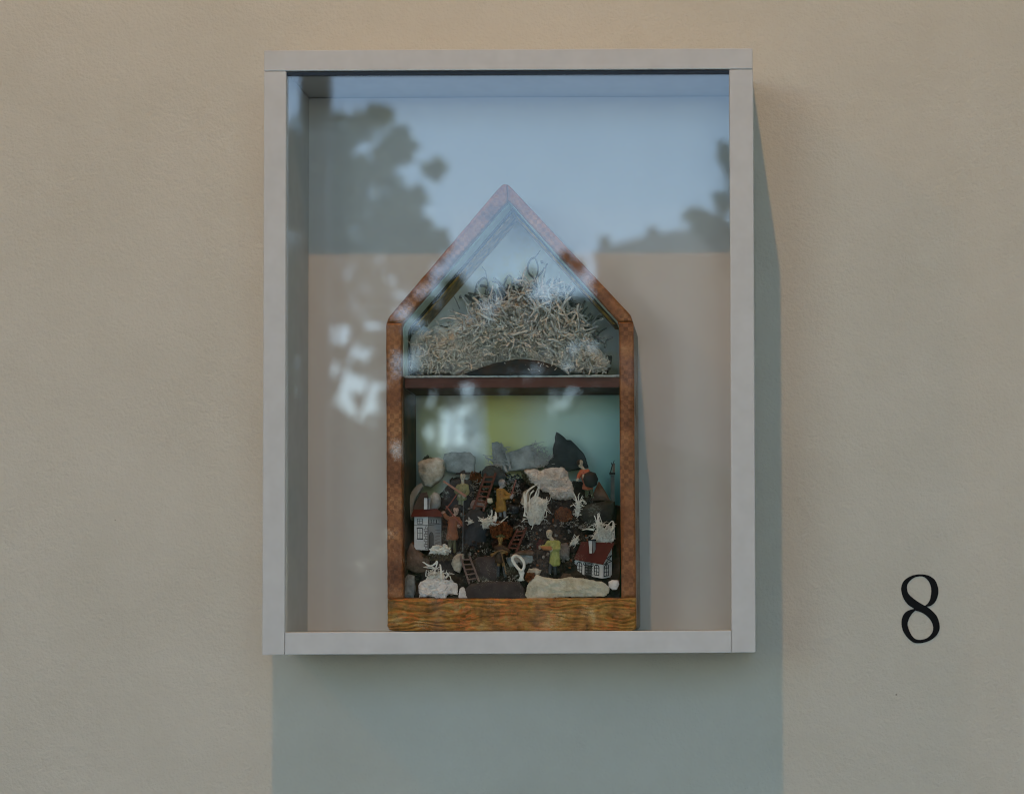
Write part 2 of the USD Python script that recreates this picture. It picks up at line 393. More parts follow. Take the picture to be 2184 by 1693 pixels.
case.part('glass_pane', bx(xl + 0.0006, xr - 0.0004, 0.0040, 0.0070, zbt + 0.0003, ztb - 0.0046), glassm)


# ------------------------------------------------------------------ the gabled box (a house-shaped shrine) standing in the case
YF, YB = 0.0115, 0.0950            # front of its frame, back of its body
foilm = usdkit.material(stage, '/World/Looks/copper_foil', {
    'g': ('geometry', {}),
    'dn': ('noise_texture', dict(scale=120.0, detail=3.0)),
    'dv': ('mix_vector', dict(fac=0.0022)),
    'ck': ('checker_texture', dict(scale=215.0, color1=(1, 1, 1), color2=(0, 0, 0))),
    'nl': ('noise_texture', dict(scale=26.0, detail=5.0, roughness=0.65)),
    'rl': ('rgb_ramp', {'ramp': [(0.25, (0.10, 0.03, 0.010)), (0.42, (0.23, 0.078, 0.026)), (0.55, (0.34, 0.13, 0.045)), (0.68, (0.46, 0.21, 0.085)), (0.8, (0.55, 0.33, 0.17))]}),
    'nh': ('noise_texture', dict(scale=300.0, detail=5.0, roughness=0.7)),
    'rh': ('rgb_ramp', {'ramp': [(0.3, (0.6, 0.56, 0.5)), (0.5, (0.97, 0.97, 0.97)), (0.75, (1.2, 1.18, 1.15))]}),
    'ckc': ('rgb_ramp', {'ramp': [(0.0, (0.68, 0.62, 0.56)), (1.0, (1.02, 1.0, 0.98))]}),
    'm1': ('mix_color', dict(blend_type='multiply', fac=0.85)),
    'm2': ('mix_color', dict(blend_type='multiply', fac=0.9)),
    'nm': ('noise_texture', dict(scale=38.0, detail=3.0)),
    'rm': ('rgb_ramp', {'ramp': [(0.38, (0.15, 0.15, 0.15)), (0.62, (1, 1, 1))]}),
    'hs': ('math', dict(math_type='multiply', value2=0.35)),
    'ha': ('math', dict(math_type='add')),
    'b': ('bump', dict(strength=0.7, distance=0.0007)),
    'p': ('principled_bsdf', dict(roughness=0.42, metallic=0.35, specular_ior_level=0.4))},
    [('g.position', 'dn.vector'), ('g.position', 'dv.a'), ('dn.color', 'dv.b'), ('dv.result', 'ck.vector'), ('g.position', 'nl.vector'), ('nl.fac', 'rl.fac'),
     ('g.position', 'nh.vector'), ('nh.fac', 'rh.fac'), ('ck.fac', 'ckc.fac'), ('rl.color', 'm1.a'), ('rh.color', 'm1.b'), ('m1.result', 'm2.a'), ('ckc.color', 'm2.b'), ('g.position', 'nm.vector'), ('nm.fac', 'rm.fac'), ('rm.color', 'm2.fac'),
     ('m2.result', 'p.base_color'), ('ck.fac', 'hs.value1'), ('hs.value', 'ha.value1'), ('nh.fac', 'ha.value2'), ('ha.value', 'b.height'), ('b.normal', 'p.normal')], surface='p.BSDF')
railm = usdkit.material(stage, '/World/Looks/wrinkled_foil', {
    'g': ('geometry', {}),
    'mp': ('mapping', dict(scale=(0.55, 1, 1.2))),
    'nw': ('noise_texture', dict(scale=330.0, detail=6.0, roughness=0.65, distortion=0.15)),
    'nl': ('noise_texture', dict(scale=70.0, detail=4.0)),
    'rl': ('rgb_ramp', {'ramp': [(0.3, (0.17, 0.08, 0.016)), (0.45, (0.33, 0.14, 0.026)), (0.58, (0.40, 0.21, 0.045)), (0.72, (0.50, 0.33, 0.13))]}),
    'rw': ('rgb_ramp', {'ramp': [(0.34, (0.45, 0.42, 0.34)), (0.45, (0.85, 0.84, 0.8)), (0.7, (1.2, 1.17, 1.1))]}),
    'ck': ('checker_texture', dict(scale=165.0, color1=(1, 1, 1), color2=(0, 0, 0))),
    'dv': ('mix_vector', dict(fac=0.003)),
    'np': ('noise_texture', dict(scale=45.0, detail=2.0)),
    'rp': ('rgb_ramp', {'ramp': [(0.44, (0, 0, 0)), (0.62, (0.6, 0.6, 0.6))]}),
    'pm': ('math', dict(math_type='multiply')),
    'mo': ('mix_color', dict(b=(0.60, 0.17, 0.045))),
    'm1': ('mix_color', dict(blend_type='multiply', fac=0.9)),
    'b': ('bump', dict(strength=0.8, distance=0.0012)),
    'p': ('principled_bsdf', dict(roughness=0.4, metallic=0.3, specular_ior_level=0.4))},
    [('g.position', 'mp.vector'), ('mp.vector', 'nw.vector'), ('g.position', 'nl.vector'), ('nl.fac', 'rl.fac'), ('nw.fac', 'rw.fac'),
     ('g.position', 'dv.a'), ('nl.color', 'dv.b'), ('dv.result', 'ck.vector'), ('g.position', 'np.vector'), ('np.fac', 'rp.fac'), ('rp.color', 'pm.value1'), ('ck.fac', 'pm.value2'),
     ('pm.value', 'mo.fac'), ('rl.color', 'mo.a'), ('mo.result', 'm1.a'), ('rw.color', 'm1.b'), ('m1.result', 'p.base_color'), ('nw.fac', 'b.height'), ('b.normal', 'p.normal')], surface='p.BSDF')
bodym = mat('box_body', [(0.20, 0.19, 0.17), (0.30, 0.28, 0.25), (0.16, 0.12, 0.09)], 25, rough=0.8, bump=0.4, bscale=300, bdist=0.0005)
goldm = mat('gold_foil', [(0.09, 0.045, 0.012), (0.25, 0.13, 0.025), (0.42, 0.23, 0.045), (0.62, 0.30, 0.09)], 130, rough=0.36, bump=0.7, bscale=420, bdist=0.0008, metallic=0.5)
greenm = mat('mint_lining', [(0.36, 0.47, 0.38), (0.46, 0.55, 0.46), (0.5, 0.56, 0.48)], 50, rough=0.75, bump=0.2, bscale=500, bdist=0.0003)
liningm = mat('brown_lining', [(0.022, 0.017, 0.013), (0.055, 0.035, 0.02), (0.11, 0.055, 0.025)], 40, rough=0.75, bump=0.3, bscale=400, bdist=0.0005)
redwood = mat('red_wood', [(0.055, 0.02, 0.014), (0.10, 0.036, 0.024), (0.08, 0.034, 0.024)], 60, rough=0.6, bump=0.3, bscale=300, bdist=0.0003, stretch=(0.3, 1, 1))
cardm = mat('pale_card_edge', [(0.2, 0.24, 0.23), (0.4, 0.44, 0.42), (0.14, 0.16, 0.16)], 160, rough=0.8, bump=0.4, bscale=500, bdist=0.0006)

OUT = [(826.5, 1345), (824, 1000), (823, 692), (829, 676), (1060, 405), (1069, 395), (1077, 391.5), (1085, 395), (1093, 403), (1345, 672), (1351, 692), (1353, 1000), (1357, 1345)]
INN = [(860, 1275), (857, 980), (856, 698), (860, 686), (1080, 431), (1084, 428), (1088, 431), (1315, 682), (1320, 696), (1322, 980), (1325, 1275)]
Po, Pi = Polygon(fxz(OUT, YF)).buffer(-0.006).buffer(0.006), Polygon(fxz(INN, YF))
ring = Po.difference(Pi)
zap = P(1082, 410, YF)
zs_l, zs_b = P(840, 688, YF)[2], P(1085, 1275.5, YF)[2]
xm = zap[0]
cx0, cx1 = P(860, 1275, YF)[0], P(1325, 1275, YF)[0]
g = 0.00012
big = lambda q: max(getattr(q, 'geoms', [q]), key=lambda z: z.area)
rail_p = big(ring.intersection(sbox(-2, 0, 2, zs_b - g)))
lpost = big(ring.intersection(sbox(-2, zs_b + g, xm, zs_l - g)))
rpost = big(ring.intersection(sbox(xm, zs_b + g, 2, zs_l - g)))
lraft = big(ring.intersection(sbox(-2, zs_l + g, xm - g, 5)))
rraft = big(ring.intersection(sbox(xm + g, zs_l + g, 2, 5)))


def pillow(poly, y_front, y_back, seg=0.0016, round_=0.0022, amp=0.0004, fr=260, seed=0, stretch=(1, 1), wrinkle=0.0):
    """A flat member with a rounded, uneven face: polygon (x, z) remeshed on a grid, the face falling back near its edge."""
    minx, minz, maxx, maxz = poly.bounds
    m = prism(poly, y_front, y_back)
    man = m3.Manifold(m3.Mesh(np.asarray(m.vertices, np.float32), np.asarray(m.faces, np.uint32)))
    if man.status() != m3.Error.NoError:
        m.merge_vertices(); man = m3.Manifold(m3.Mesh(np.asarray(m.vertices, np.float32), np.asarray(m.faces, np.uint32)))
    man = man.refine_to_length(seg)
    k = man.to_mesh(); v = np.array(k.vert_properties[:, :3], float); f = np.array(k.tri_verts)
    from shapely import points, distance
    d = distance(points(v[:, 0], v[:, 2]), poly.exterior)
    front = v[:, 1] < (y_front + y_back) / 2
    t = np.clip(d / round_, 0, 1)
    drop = round_ * (1 - np.sqrt(np.clip(1 - (1 - t) ** 2, 0, 1))) * 0.7
    nz = meshkit.fbm(np.c_[v[:, 0] * fr * stretch[0], v[:, 1] * fr, v[:, 2] * fr * stretch[1]], 3, seed) - 0.5
    v[:, 1] += np.where(front, drop + amp * 2 * nz, 0)
    if wrinkle:
        ph = v[:, 2] * 190 + 3.2 * meshkit.fbm(np.c_[v[:, 0] * 28, v[:, 2] * 60, v[:, 0] * 0], 3, seed + 3)
        cr = np.abs(ph - np.round(ph)) * 2                       # 0 in a crease, 1 on the swell between two
        on = np.clip(2.2 * meshkit.fbm(np.c_[v[:, 0] * 35, v[:, 2] * 90, v[:, 0] * 0 + 4], 2, seed + 5) - 0.5, 0, 1)
        v[:, 1] += np.where(front, wrinkle * on * np.exp(-(cr / 0.3) ** 2), 0)
    w = meshkit.noise(np.c_[v[:, 0], v[:, 1], v[:, 2]] * 120, seed + 7) - 0.5
    edge = d < 0.0005
    v[:, 0] += np.where(edge, w * amp * 1.2, 0); v[:, 2] += np.where(edge, (meshkit.noise(v * 130 + 5, seed) - 0.5) * amp * 1.2, 0)
    return v, f


shr = T('gabled_box', 'gabled house-shaped wooden box framed in copper foil standing inside the glass case', 'diorama box', [(cx0 + cx1) / 2, (YF + YB) / 2, zbt + 0.0003])
shr.part('base_rail', pillow(rail_p, YF - 0.001, YF + 0.010, seg=0.0009, amp=0.0011, fr=330, stretch=(0.35, 1.0), seed=2, wrinkle=0.0022), railm, smooth=40)
for nm, po, sd in (('post', lpost, 3), ('post', rpost, 4), ('rafter', lraft, 5), ('rafter', rraft, 6)):
    shr.part(nm, pillow(po, YF, YF + 0.0095, seed=sd), foilm, smooth=40)
inb = Po.buffer(-0.0008)
shr.part('body', prism(inb.difference(Pi.buffer(0.0008)), YF + 0.0102, YB), bodym)
zsh0, zsh1 = P(1085, 827, YF + 0.012)[2], P(1085, 802, YF + 0.012)[2]
upper = Pi.intersection(sbox(-2, zsh1, 2, 5))
lower = Pi.intersection(sbox(-2, 0, 2, zsh0))
ringof = lambda q, a: q.buffer(0.0006).difference(q.buffer(-a))
cut = lambda q, z0, z1: q.intersection(sbox(-2, z0, 2, z1))
shr.part('lining', prism(cut(ringof(Pi, 0.0007), zsh1 + 0.0004, 5), YF + 0.0103, YF + 0.034), greenm, label='pale mint strip lining the gable')
shr.part('lining', prism(cut(ringof(Pi, 0.0022), zsh1 + 0.0004, 5), YF + 0.0343, YF + 0.041), liningm, label='dark slot strip lining the gable')
shr.part('lining', prism(cut(ringof(Pi, 0.0042), zsh1 + 0.0004, 5).intersection(sbox(-2, zs_l + 0.004, 2, 5)), YF + 0.0413, YB - 0.006), goldm, label='gold foil strip lining the gable')
shr.part('lining', prism(cut(ringof(Pi, 0.0007), 0, zsh0 - 0.0004).difference(sbox(xm, 0, 2, 5)), YF + 0.0103, YB - 0.006), liningm, label='dark brown lining of the lower left side')
shr.part('lining', prism(cut(ringof(Pi, 0.0007), 0, zsh0 - 0.0004).intersection(sbox(xm, 0, 2, 5)), YF + 0.0103, YB - 0.006), redwood, label='red brown lining of the lower right side')
sl, sr = P(856.5, 815, YF)[0] + 0.001, P(1320.5, 815, YF)[0] - 0.0008
shr.part('shelf', bx(sl, sr, YF + 0.012, YB - 0.006, zsh0, zsh1 - 0.0016, 0.0004), redwood)
rng = np.random.default_rng(4)
xs = np.linspace(sl, sr, 60)
zt_ = zsh1 - 0.0015 + rng.uniform(0.0016, 0.0026, 60)
shr.part('card_strip', prism(Polygon(list(zip(xs, zt_)) + [(sr, zsh1 - 0.0015), (sl, zsh1 - 0.0015)]), YF + 0.0112, YF + 0.014), cardm)

# painted backs
bx0, bx1 = P(890, 1000, YB - 0.006)[0] - 0.003, P(1314, 1000, YB - 0.006)[0] + 0.004
skyp = usdkit.material(stage, '/World/Looks/painted_sky', {
    'g': ('geometry', {}),
    'n': ('noise_texture', dict(scale=22.0, detail=3.0)),
    'sub': ('math', dict(math_type='subtract', value2=0.5)),
    'mul': ('math', dict(math_type='multiply', value2=0.10)),
    'xyz': ('separate_xyz', {}),
    'mr': ('map_range', dict(from_min=float(P(893, 950, YB)[0]), from_max=float(P(1312, 950, YB)[0]))),
    'ad': ('math', dict(math_type='add')),
    'r': ('rgb_ramp', {'ramp': [(0.0, (0.40, 0.42, 0.36)), (0.04, (0.56, 0.55, 0.32)), (0.10, (0.68, 0.67, 0.40)), (0.16, (0.84, 0.86, 0.76)), (0.28, (0.86, 0.88, 0.80)), (0.33, (0.80, 0.80, 0.60)), (0.37, (0.72, 0.67, 0.24)), (0.48, (0.72, 0.69, 0.30)), (0.57, (0.70, 0.73, 0.46)), (0.67, (0.68, 0.78, 0.60)), (0.82, (0.62, 0.77, 0.63)), (1.0, (0.46, 0.70, 0.60))]}),
    'mz': ('map_range', dict(from_min=float(P(1100, 1080, YB)[2]), from_max=float(P(1100, 940, YB)[2]), clamp=True)),
    'mx2': ('map_range', dict(from_min=float(P(1180, 950, YB)[0]), from_max=float(P(1270, 950, YB)[0]), clamp=True)),
    'inv': ('math', dict(math_type='subtract', value1=1.0)),
    'pr': ('math', dict(math_type='multiply')),
    'mx': ('mix_color', dict(b=(0.09, 0.30, 0.27))),
    'b': ('bump', dict(strength=0.25, distance=0.0003)), 'n2': ('noise_texture', dict(scale=900.0, detail=3.0)),
    'p': ('principled_bsdf', dict(roughness=0.7, specular_ior_level=0.2))},
    [('g.position', 'n.vector'), ('n.fac', 'sub.value1'), ('sub.value', 'mul.value1'), ('g.position', 'xyz.vector'), ('xyz.x', 'mr.value'), ('mr.result', 'ad.value1'), ('mul.value', 'ad.value2'),
     ('ad.value', 'r.fac'), ('xyz.z', 'mz.value'), ('mz.result', 'inv.value2'), ('xyz.x', 'mx2.value'), ('inv.value', 'pr.value1'), ('mx2.result', 'pr.value2'), ('pr.value', 'mx.fac'), ('r.color', 'mx.a'),
     ('mx.result', 'p.base_color'), ('g.position', 'n2.vector'), ('n2.fac', 'b.height'), ('b.normal', 'p.normal')], surface='p.BSDF')
palep = mat('pale_backing', [(0.82, 0.85, 0.75), (0.86, 0.87, 0.78), (0.80, 0.73, 0.46)], 18, rough=0.7, bump=0.15, bscale=500, bdist=0.0003)
shr.part('back_panel', prism(Pi.buffer(-0.0002).intersection(sbox(-2, 0, 2, zsh0 - 0.0002)), YB - 0.0058, YB - 0.004), skyp, label='painted sky behind the lower scene')
shr.part('back_panel', prism(Pi.buffer(-0.0002).intersection(sbox(-2, zsh1, 2, 5)), YB - 0.0058, YB - 0.004), palep, label='pale backing of the gable')

# ------------------------------------------------------------------ scenery helpers
def rock(pts, y, th, seed, noise=0.1, boxy=0.45, fr=None, sub=4, conv=C, flat=0.0):
    """A stone whose outline is the polygon pts (picture coordinates), th metres deep, its front at depth y."""
    w = np.array([conv(a, b, y + th * 0.5) for a, b in pts])
    poly = Polygon(w[:, [0, 2]])
    if not poly.is_valid: poly = poly.buffer(0)
    c = poly.representative_point() if not poly.contains(poly.centroid) else poly.centroid
    cx, cz = c.x, c.y
    ico = trimesh.creation.icosphere(subdivisions=sub)
    d = ico.vertices
    ang = np.linspace(-np.pi, np.pi, 181)
    big = max(poly.bounds[2] - poly.bounds[0], poly.bounds[3] - poly.bounds[1]) * 2
    rad = []
    for a in ang:
        l = LineString([(cx, cz), (cx + big * math.cos(a), cz + big * math.sin(a))]).intersection(poly)
        rad.append(max([0.0] + [math.hypot(q[0] - cx, q[1] - cz) for gg in getattr(l, 'geoms', [l]) if not gg.is_empty for q in gg.coords]))
    th_ = np.arctan2(d[:, 2], d[:, 0]); r = np.interp(th_, ang, rad)
    rho = np.clip(1 - np.abs(d[:, 1]) ** (2.0 / max(boxy, 0.05) * 0.5), 0, 1) ** (0.5)
    depth = np.sign(d[:, 1]) * np.abs(d[:, 1]) ** 0.75
    v = np.c_[cx + r * rho * np.cos(th_), y + th * 0.5 + th * 0.5 * depth, cz + r * rho * np.sin(th_)]
    size = math.sqrt(poly.area); fr = fr or 3.2 / size
    off = np.stack([meshkit.fbm(v * fr + 11 * k, 5, seed + k) - 0.5 for k in range(3)], 1)
    ridg = (np.abs(meshkit.fbm(v * fr * 1.7 + 5, 4, seed + 9) - 0.5))[:, None] * d
    fine = (np.abs(meshkit.fbm(v * fr * 5.5 + 3, 4, seed + 4) - 0.5))[:, None] * d
    v = v + noise * size * (off * 1.5 - ridg * 1.2 - fine * 1.1)
    return trimesh.Trimesh(v, ico.faces, process=False)


def hullball(a, ra, b, rb):
    s = lambda c, r: m3.Manifold.sphere(float(r), 10).translate([float(q) for q in c])
    return m3.Manifold.batch_hull([s(a, ra), s(b, rb)])


def limb(chain, refine=0.0006, smooth=3):
    """chain: list of bones ((p, r), (q, r)); one smooth manifold mesh."""
    man = m3.Manifold()
    for (a, ra), (b, rb) in chain:
        man = man + hullball(a, ra, b, rb)
    man = man.refine_to_length(refine)
    k = man.to_mesh()
    m = trimesh.Trimesh(np.array(k.vert_properties[:, :3]), np.array(k.tri_verts), process=False)
    if smooth: trimesh.smoothing.filter_taubin(m, iterations=smooth)
    return m


def shape_pts(poly_c, y, n, rng, conv=C):
    P2 = Polygon(poly_c); x0, y0, x1, y1 = P2.bounds; out = []
    from shapely.geometry import Point
    while len(out) < n:
        q = rng.uniform(x0, x1), rng.uniform(y0, y1)
        if P2.contains(Point(q)): out.append(q)
    return np.array([conv(a, b, y) for a, b in out])


def lichen_mesh(poly_c, y0, y1, n, rng, length, r, conv=C, bias=(0, -0.3, 0.6), curl=0.6, branch=0.5, sides=6, taper=0.62):
    """Branching twigs rooted over the polygon."""
    roots = shape_pts(poly_c, y0, n, rng, conv)
    roots[:, 1] = rng.uniform(y0, y1, n)
    parts = []
    for p in roots:
        d = rng.normal(size=3) + np.array(bias); d /= np.linalg.norm(d)
        L = length * rng.uniform(0.5, 1.3); pts = [p]; k = 6
        turn = rng.normal(size=3) * curl
        for i in range(k):
            d = d + turn / k + rng.normal(size=3) * 0.16; d /= np.linalg.norm(d)
            pts.append(pts[-1] + d * L / k)
        rr = r * rng.uniform(0.6, 1.25)
        parts.append(tube(pts, rr, rr * taper, sides))
        if rng.random() < branch:
            q = pts[3]; d2 = d + rng.normal(size=3) * 0.9; d2 /= np.linalg.norm(d2)
            parts.append(tube([q, q + d2 * L * 0.22, q + d2 * L * 0.4 + rng.normal(size=3) * L * 0.06], rr * 0.7, rr * 0.25, sides))
    return cat(parts)


def tuft(poly_c, y0, y1, n, rng, size, conv=C):
    """Crumbly moss: many small bent flakes filling the outline."""
    p = shape_pts(poly_c, y0, n, rng, conv); p[:, 1] = rng.uniform(y0, y1, n)
    a = rng.normal(size=(n, 3)); a /= np.linalg.norm(a, axis=1, keepdims=True)
    b = np.cross(a, rng.normal(size=(n, 3))); b /= np.linalg.norm(b, axis=1, keepdims=True)
    s = size * rng.uniform(0.4, 1.3, (n, 1)); c = np.cross(a, b)
    v = np.stack([p - a * s, p + b * s * 0.5 + c * s * 0.3, p + a * s, p - b * s * 0.5 + c * s * 0.3], 1).reshape(-1, 3)
    i = np.arange(n) * 4
    f = np.concatenate([np.c_[i, i + 1, i + 2], np.c_[i, i + 2, i + 3]])
    return v, f

#GABLE
def K5(x, y, d): return P((1100 + x / 2.604) / 1.3411, (500 + y / 2.604) / 1.3411, d)


ivory = mat('lichen_ivory', [(0.46, 0.43, 0.36), (0.64, 0.60, 0.51), (0.75, 0.71, 0.62)], 70, rough=0.9, bump=0.5, bscale=350, bdist=0.001)
greyl = mat('lichen_grey', [(0.26, 0.25, 0.22), (0.55, 0.53, 0.47), (0.76, 0.73, 0.66)], 130, rough=0.9, bump=0.4, bscale=700, bdist=0.0005)
dkgreyl = mat('lichen_dark_grey', [(0.16, 0.155, 0.14), (0.26, 0.25, 0.225)], 60, rough=0.9)
rng = np.random.default_rng(11)
cl = T('lichen_clump', 'large grey clump of dried branching lichen filling the gable', 'lichen', P(1090, 796, 0.05))
massp = [(874, 797), (870, 740), (884, 708), (920, 694), (965, 690), (1005, 664), (1060, 655), (1130, 640), (1200, 668), (1250, 705), (1280, 745), (1300, 770), (1296, 797)]
cl.part('crust', rock(massp, 0.036, 0.040, 3, noise=0.09, conv=P, sub=5, fr=130), ivory, smooth=True)
up = [(1020, 640), (1075, 640), (1125, 604), (1180, 612), (1238, 668), (1262, 705), (1240, 740), (1180, 740), (1100, 735), (1010, 722), (965, 704)]
cl.part('twigs', lichen_mesh(up, 0.024, 0.058, 560, rng, 0.024, 0.0014, conv=P, bias=(0, -0.5, 0.35), curl=0.9), greyl, smooth=True, kind='stuff')
cl.part('curls', lichen_mesh([(880, 722), (960, 698), (1040, 680), (1200, 692), (1290, 765), (1290, 790), (1190, 788), (1110, 765), (1020, 780), (890, 790)], 0.0265, 0.036, 900, rng, 0.010, 0.00085, conv=P, bias=(0, -0.9, 0.1), curl=1.8),
        ivory, smooth=True, kind='stuff')
cl.part('dark_twigs', lichen_mesh([(1120, 600), (1190, 620), (1250, 680), (1270, 720), (1235, 735), (1170, 700), (1110, 640), (1000, 650), (1010, 625)], 0.05, 0.076, 230, rng, 0.017, 0.0019, conv=P, bias=(0.1, 0.1, 0.5), curl=0.9), dkgreyl, smooth=True, kind='stuff')
cl.part('fibres', lichen_mesh(massp, 0.0245, 0.034, 900, rng, 0.008, 0.00042, conv=P, bias=(0, -0.7, 0.2), curl=2.2, sides=4), ivory, smooth=True, kind='stuff')
loops = [[(1130, 785), (1075, 735), (1066, 680), (1090, 632), (1120, 622), (1142, 680), (1138, 740), (1120, 790)], [(1112, 625), (1135, 600), (1160, 562)],
         [(893, 835), (897, 785), (928, 752), (950, 775), (948, 840)], [(675, 890), (690, 815), (742, 768), (768, 800), (765, 880)], [(760, 770), (752, 720), (725, 684)],
         [(1190, 900), (1180, 800), (1200, 690), (1215, 660)], [(1140, 760), (1175, 720), (1190, 690)], [(1450, 1080), (1490, 1015), (1512, 985)],
         [(1590, 1250), (1592, 1185), (1655, 1140)], [(1640, 1290), (1655, 1235), (1702, 1208)], [(700, 905), (660, 890), (622, 880)], [(1480, 1105), (1530, 1080), (1550, 1050)], [(560, 1000), (535, 940), (515, 905)]]
for i, l in enumerate(loops):
    thick = 0.0006 if i in (1, 4, 12) else 0.0013
    cl.part('curled_stem', tube(spline([K5(x, y, 0.06 + 0.003 * (i % 3)) for x, y in l], 5), thick, thick * 0.6, 6), dkgreyl if i != 2 else greyl, smooth=True)
for (x, y) in ((565, 912), (1172, 650)):
    cl.part('seed', rock([(x - 12, y - 10), (x + 10, y - 12), (x + 12, y + 9), (x - 9, y + 12)], 0.083, 0.002, 3, conv=K5, sub=2), dkgreyl)
one('leaf_scrap', rock([(1545, 1440), (1570, 1370), (1600, 1330), (1690, 1345), (1695, 1385), (1660, 1480), (1560, 1492)], 0.055, 0.008, 31, noise=0.2, conv=K5, sub=4),
    mat('brown_scrap', [(0.10, 0.075, 0.06), (0.19, 0.15, 0.125)], 120, bump=0.5, bscale=600), 'brown crumpled scrap at the lower right corner of the gable', 'leaf', smooth=True)
one('cave_mouth', rock([(978, 803), (1012, 790), (1060, 774), (1110, 766.5), (1150, 770), (1190, 783), (1218, 803)], 0.0205, 0.014, 5, noise=0.02, conv=P, boxy=0.2, sub=4),
    mat('cave_black', [(0.012, 0.016, 0.019), (0.02, 0.025, 0.028), (0.05, 0.03, 0.022)], 25, rough=0.8), 'black arched cave mouth under the grey lichen in the gable', 'cave', smooth=True)
one('glitter_flake', rock([(290, 1120), (330, 1150), (360, 1165), (310, 1210), (240, 1190)], 0.030, 0.003, 12, noise=0.1, conv=K5, sub=3, boxy=0.2), mat('blue_flake', [(0.3, 0.36, 0.38), (0.42, 0.46, 0.46)], 200, rough=0.4), 'pale blue flake at the left end of the lichen in the gable', 'flake', smooth=True)

# ------------------------------------------------------------------ lower scene: hillside
def depth_at(cy): return 0.020 + (1455 - cy) / (1455 - 600) * 0.052


hillm = mat('hill_earth', [(0.008, 0.006, 0.005), (0.022, 0.016, 0.012), (0.05, 0.036, 0.026)], 90, rough=0.95, bump=0.8, bscale=420, bdist=0.0015)
gx, gt = 90, 70
topc = np.interp(np.linspace(100, 1500, gx), [100, 180, 330, 420, 560, 700, 900, 1150, 1290, 1340, 1420, 1500], [1090, 1000, 800, 730, 700, 680, 690, 690, 730, 800, 850, 850])
V = []
for j in range(gt):
    t = j / (gt - 1)
    for i in range(gx):
        cx = 100 + 1400 * i / (gx - 1)
        cyy = 1462 + (topc[i] - 1462) * t ** 0.85
        yy = 0.0215 + 0.058 * t
        q = C(cx, cyy, yy)
        nz = meshkit.fbm(np.array([q * 130]), 4, 2)[0] - 0.5
        V.append(q + np.array([0, 0.012 * nz + 0.004 * t, 0.010 * nz * min(1, t * 6)]))
idx = np.arange(gx * gt).reshape(gt, gx)
Fq = np.stack([idx[:-1, :-1], idx[:-1, 1:], idx[1:, 1:], idx[1:, :-1]], -1).reshape(-1, 4)
shr.part('hillside', (np.array(V), Fq), hillm, smooth=True)


def hill_depth(cx, cy):
    tp = np.interp(cx, np.linspace(100, 1500, gx), topc)
    return 0.0215 + 0.058 * np.clip((1462 - cy) / (1462 - tp), 0, 1) ** (1 / 0.85)


def tuft_on_hill(poly, y0, y1, n, rng, size):
    P2 = Polygon(poly); p = []
    from shapely.geometry import Point
    while len(p) < n:
        a, b = rng.uniform(P2.bounds[0], P2.bounds[2]), rng.uniform(P2.bounds[1], P2.bounds[3])
        if P2.contains(Point(a, b)): p.append(C(a, b, float(hill_depth(a, b)) - rng.uniform(0, 0.0035)))
    p = np.array(p)
    a = rng.normal(size=(n, 3)); a /= np.linalg.norm(a, axis=1, keepdims=True)
    b = np.cross(a, rng.normal(size=(n, 3))); b /= np.linalg.norm(b, axis=1, keepdims=True)
    s = size * rng.uniform(0.4, 1.3, (n, 1)); c = np.cross(a, b)
    v = np.stack([p - a * s, p + b * s * 0.5 + c * s * 0.3, p + a * s, p - b * s * 0.5 + c * s * 0.3], 1).reshape(-1, 3)
    i = np.arange(n) * 4
    return v, np.concatenate([np.c_[i, i + 1, i + 2], np.c_[i, i + 2, i + 3]])


rng = np.random.default_rng(5)
mossm = mat('dark_moss', [(0.35, (0.005, 0.004, 0.003)), (0.5, (0.014, 0.009, 0.006)), (0.6, (0.035, 0.02, 0.011)), (0.655, (0.10, 0.085, 0.07)), (0.68, (0.03, 0.02, 0.012))], 160, rough=0.95)
rustm = mat('rust_moss', [(0.07, 0.018, 0.006), (0.17, 0.05, 0.014), (0.26, 0.085, 0.024)], 200, rough=0.95)
olive = mat('olive_moss', [(0.025, 0.022, 0.01), (0.06, 0.05, 0.022), (0.10, 0.075, 0.03)], 200, rough=0.95)
whitel = mat('white_lichen', [(0.5, 0.47, 0.40), (0.72, 0.69, 0.60), (0.78, 0.76, 0.68)], 150, rough=0.9, bump=0.3, bscale=900, bdist=0.0004)
v, f = tuft_on_hill([(560, 640), (760, 650), (960, 680), (1220, 760), (1460, 840), (1460, 1130), (1240, 1200), (1000, 1280), (720, 1200), (520, 1150), (470, 960), (540, 760)], 0.035, 0.06, 5200, rng, 0.0021)
one('moss', (v, f), mossm, 'dark crumbly moss covering the hillside between the figurines', 'moss', kind='stuff')


def moss(poly, y0, y1, n, m, label, size=0.0016):
    one('moss_tuft', tuft(poly, y0, y1, n, rng, size), m, label, 'moss')


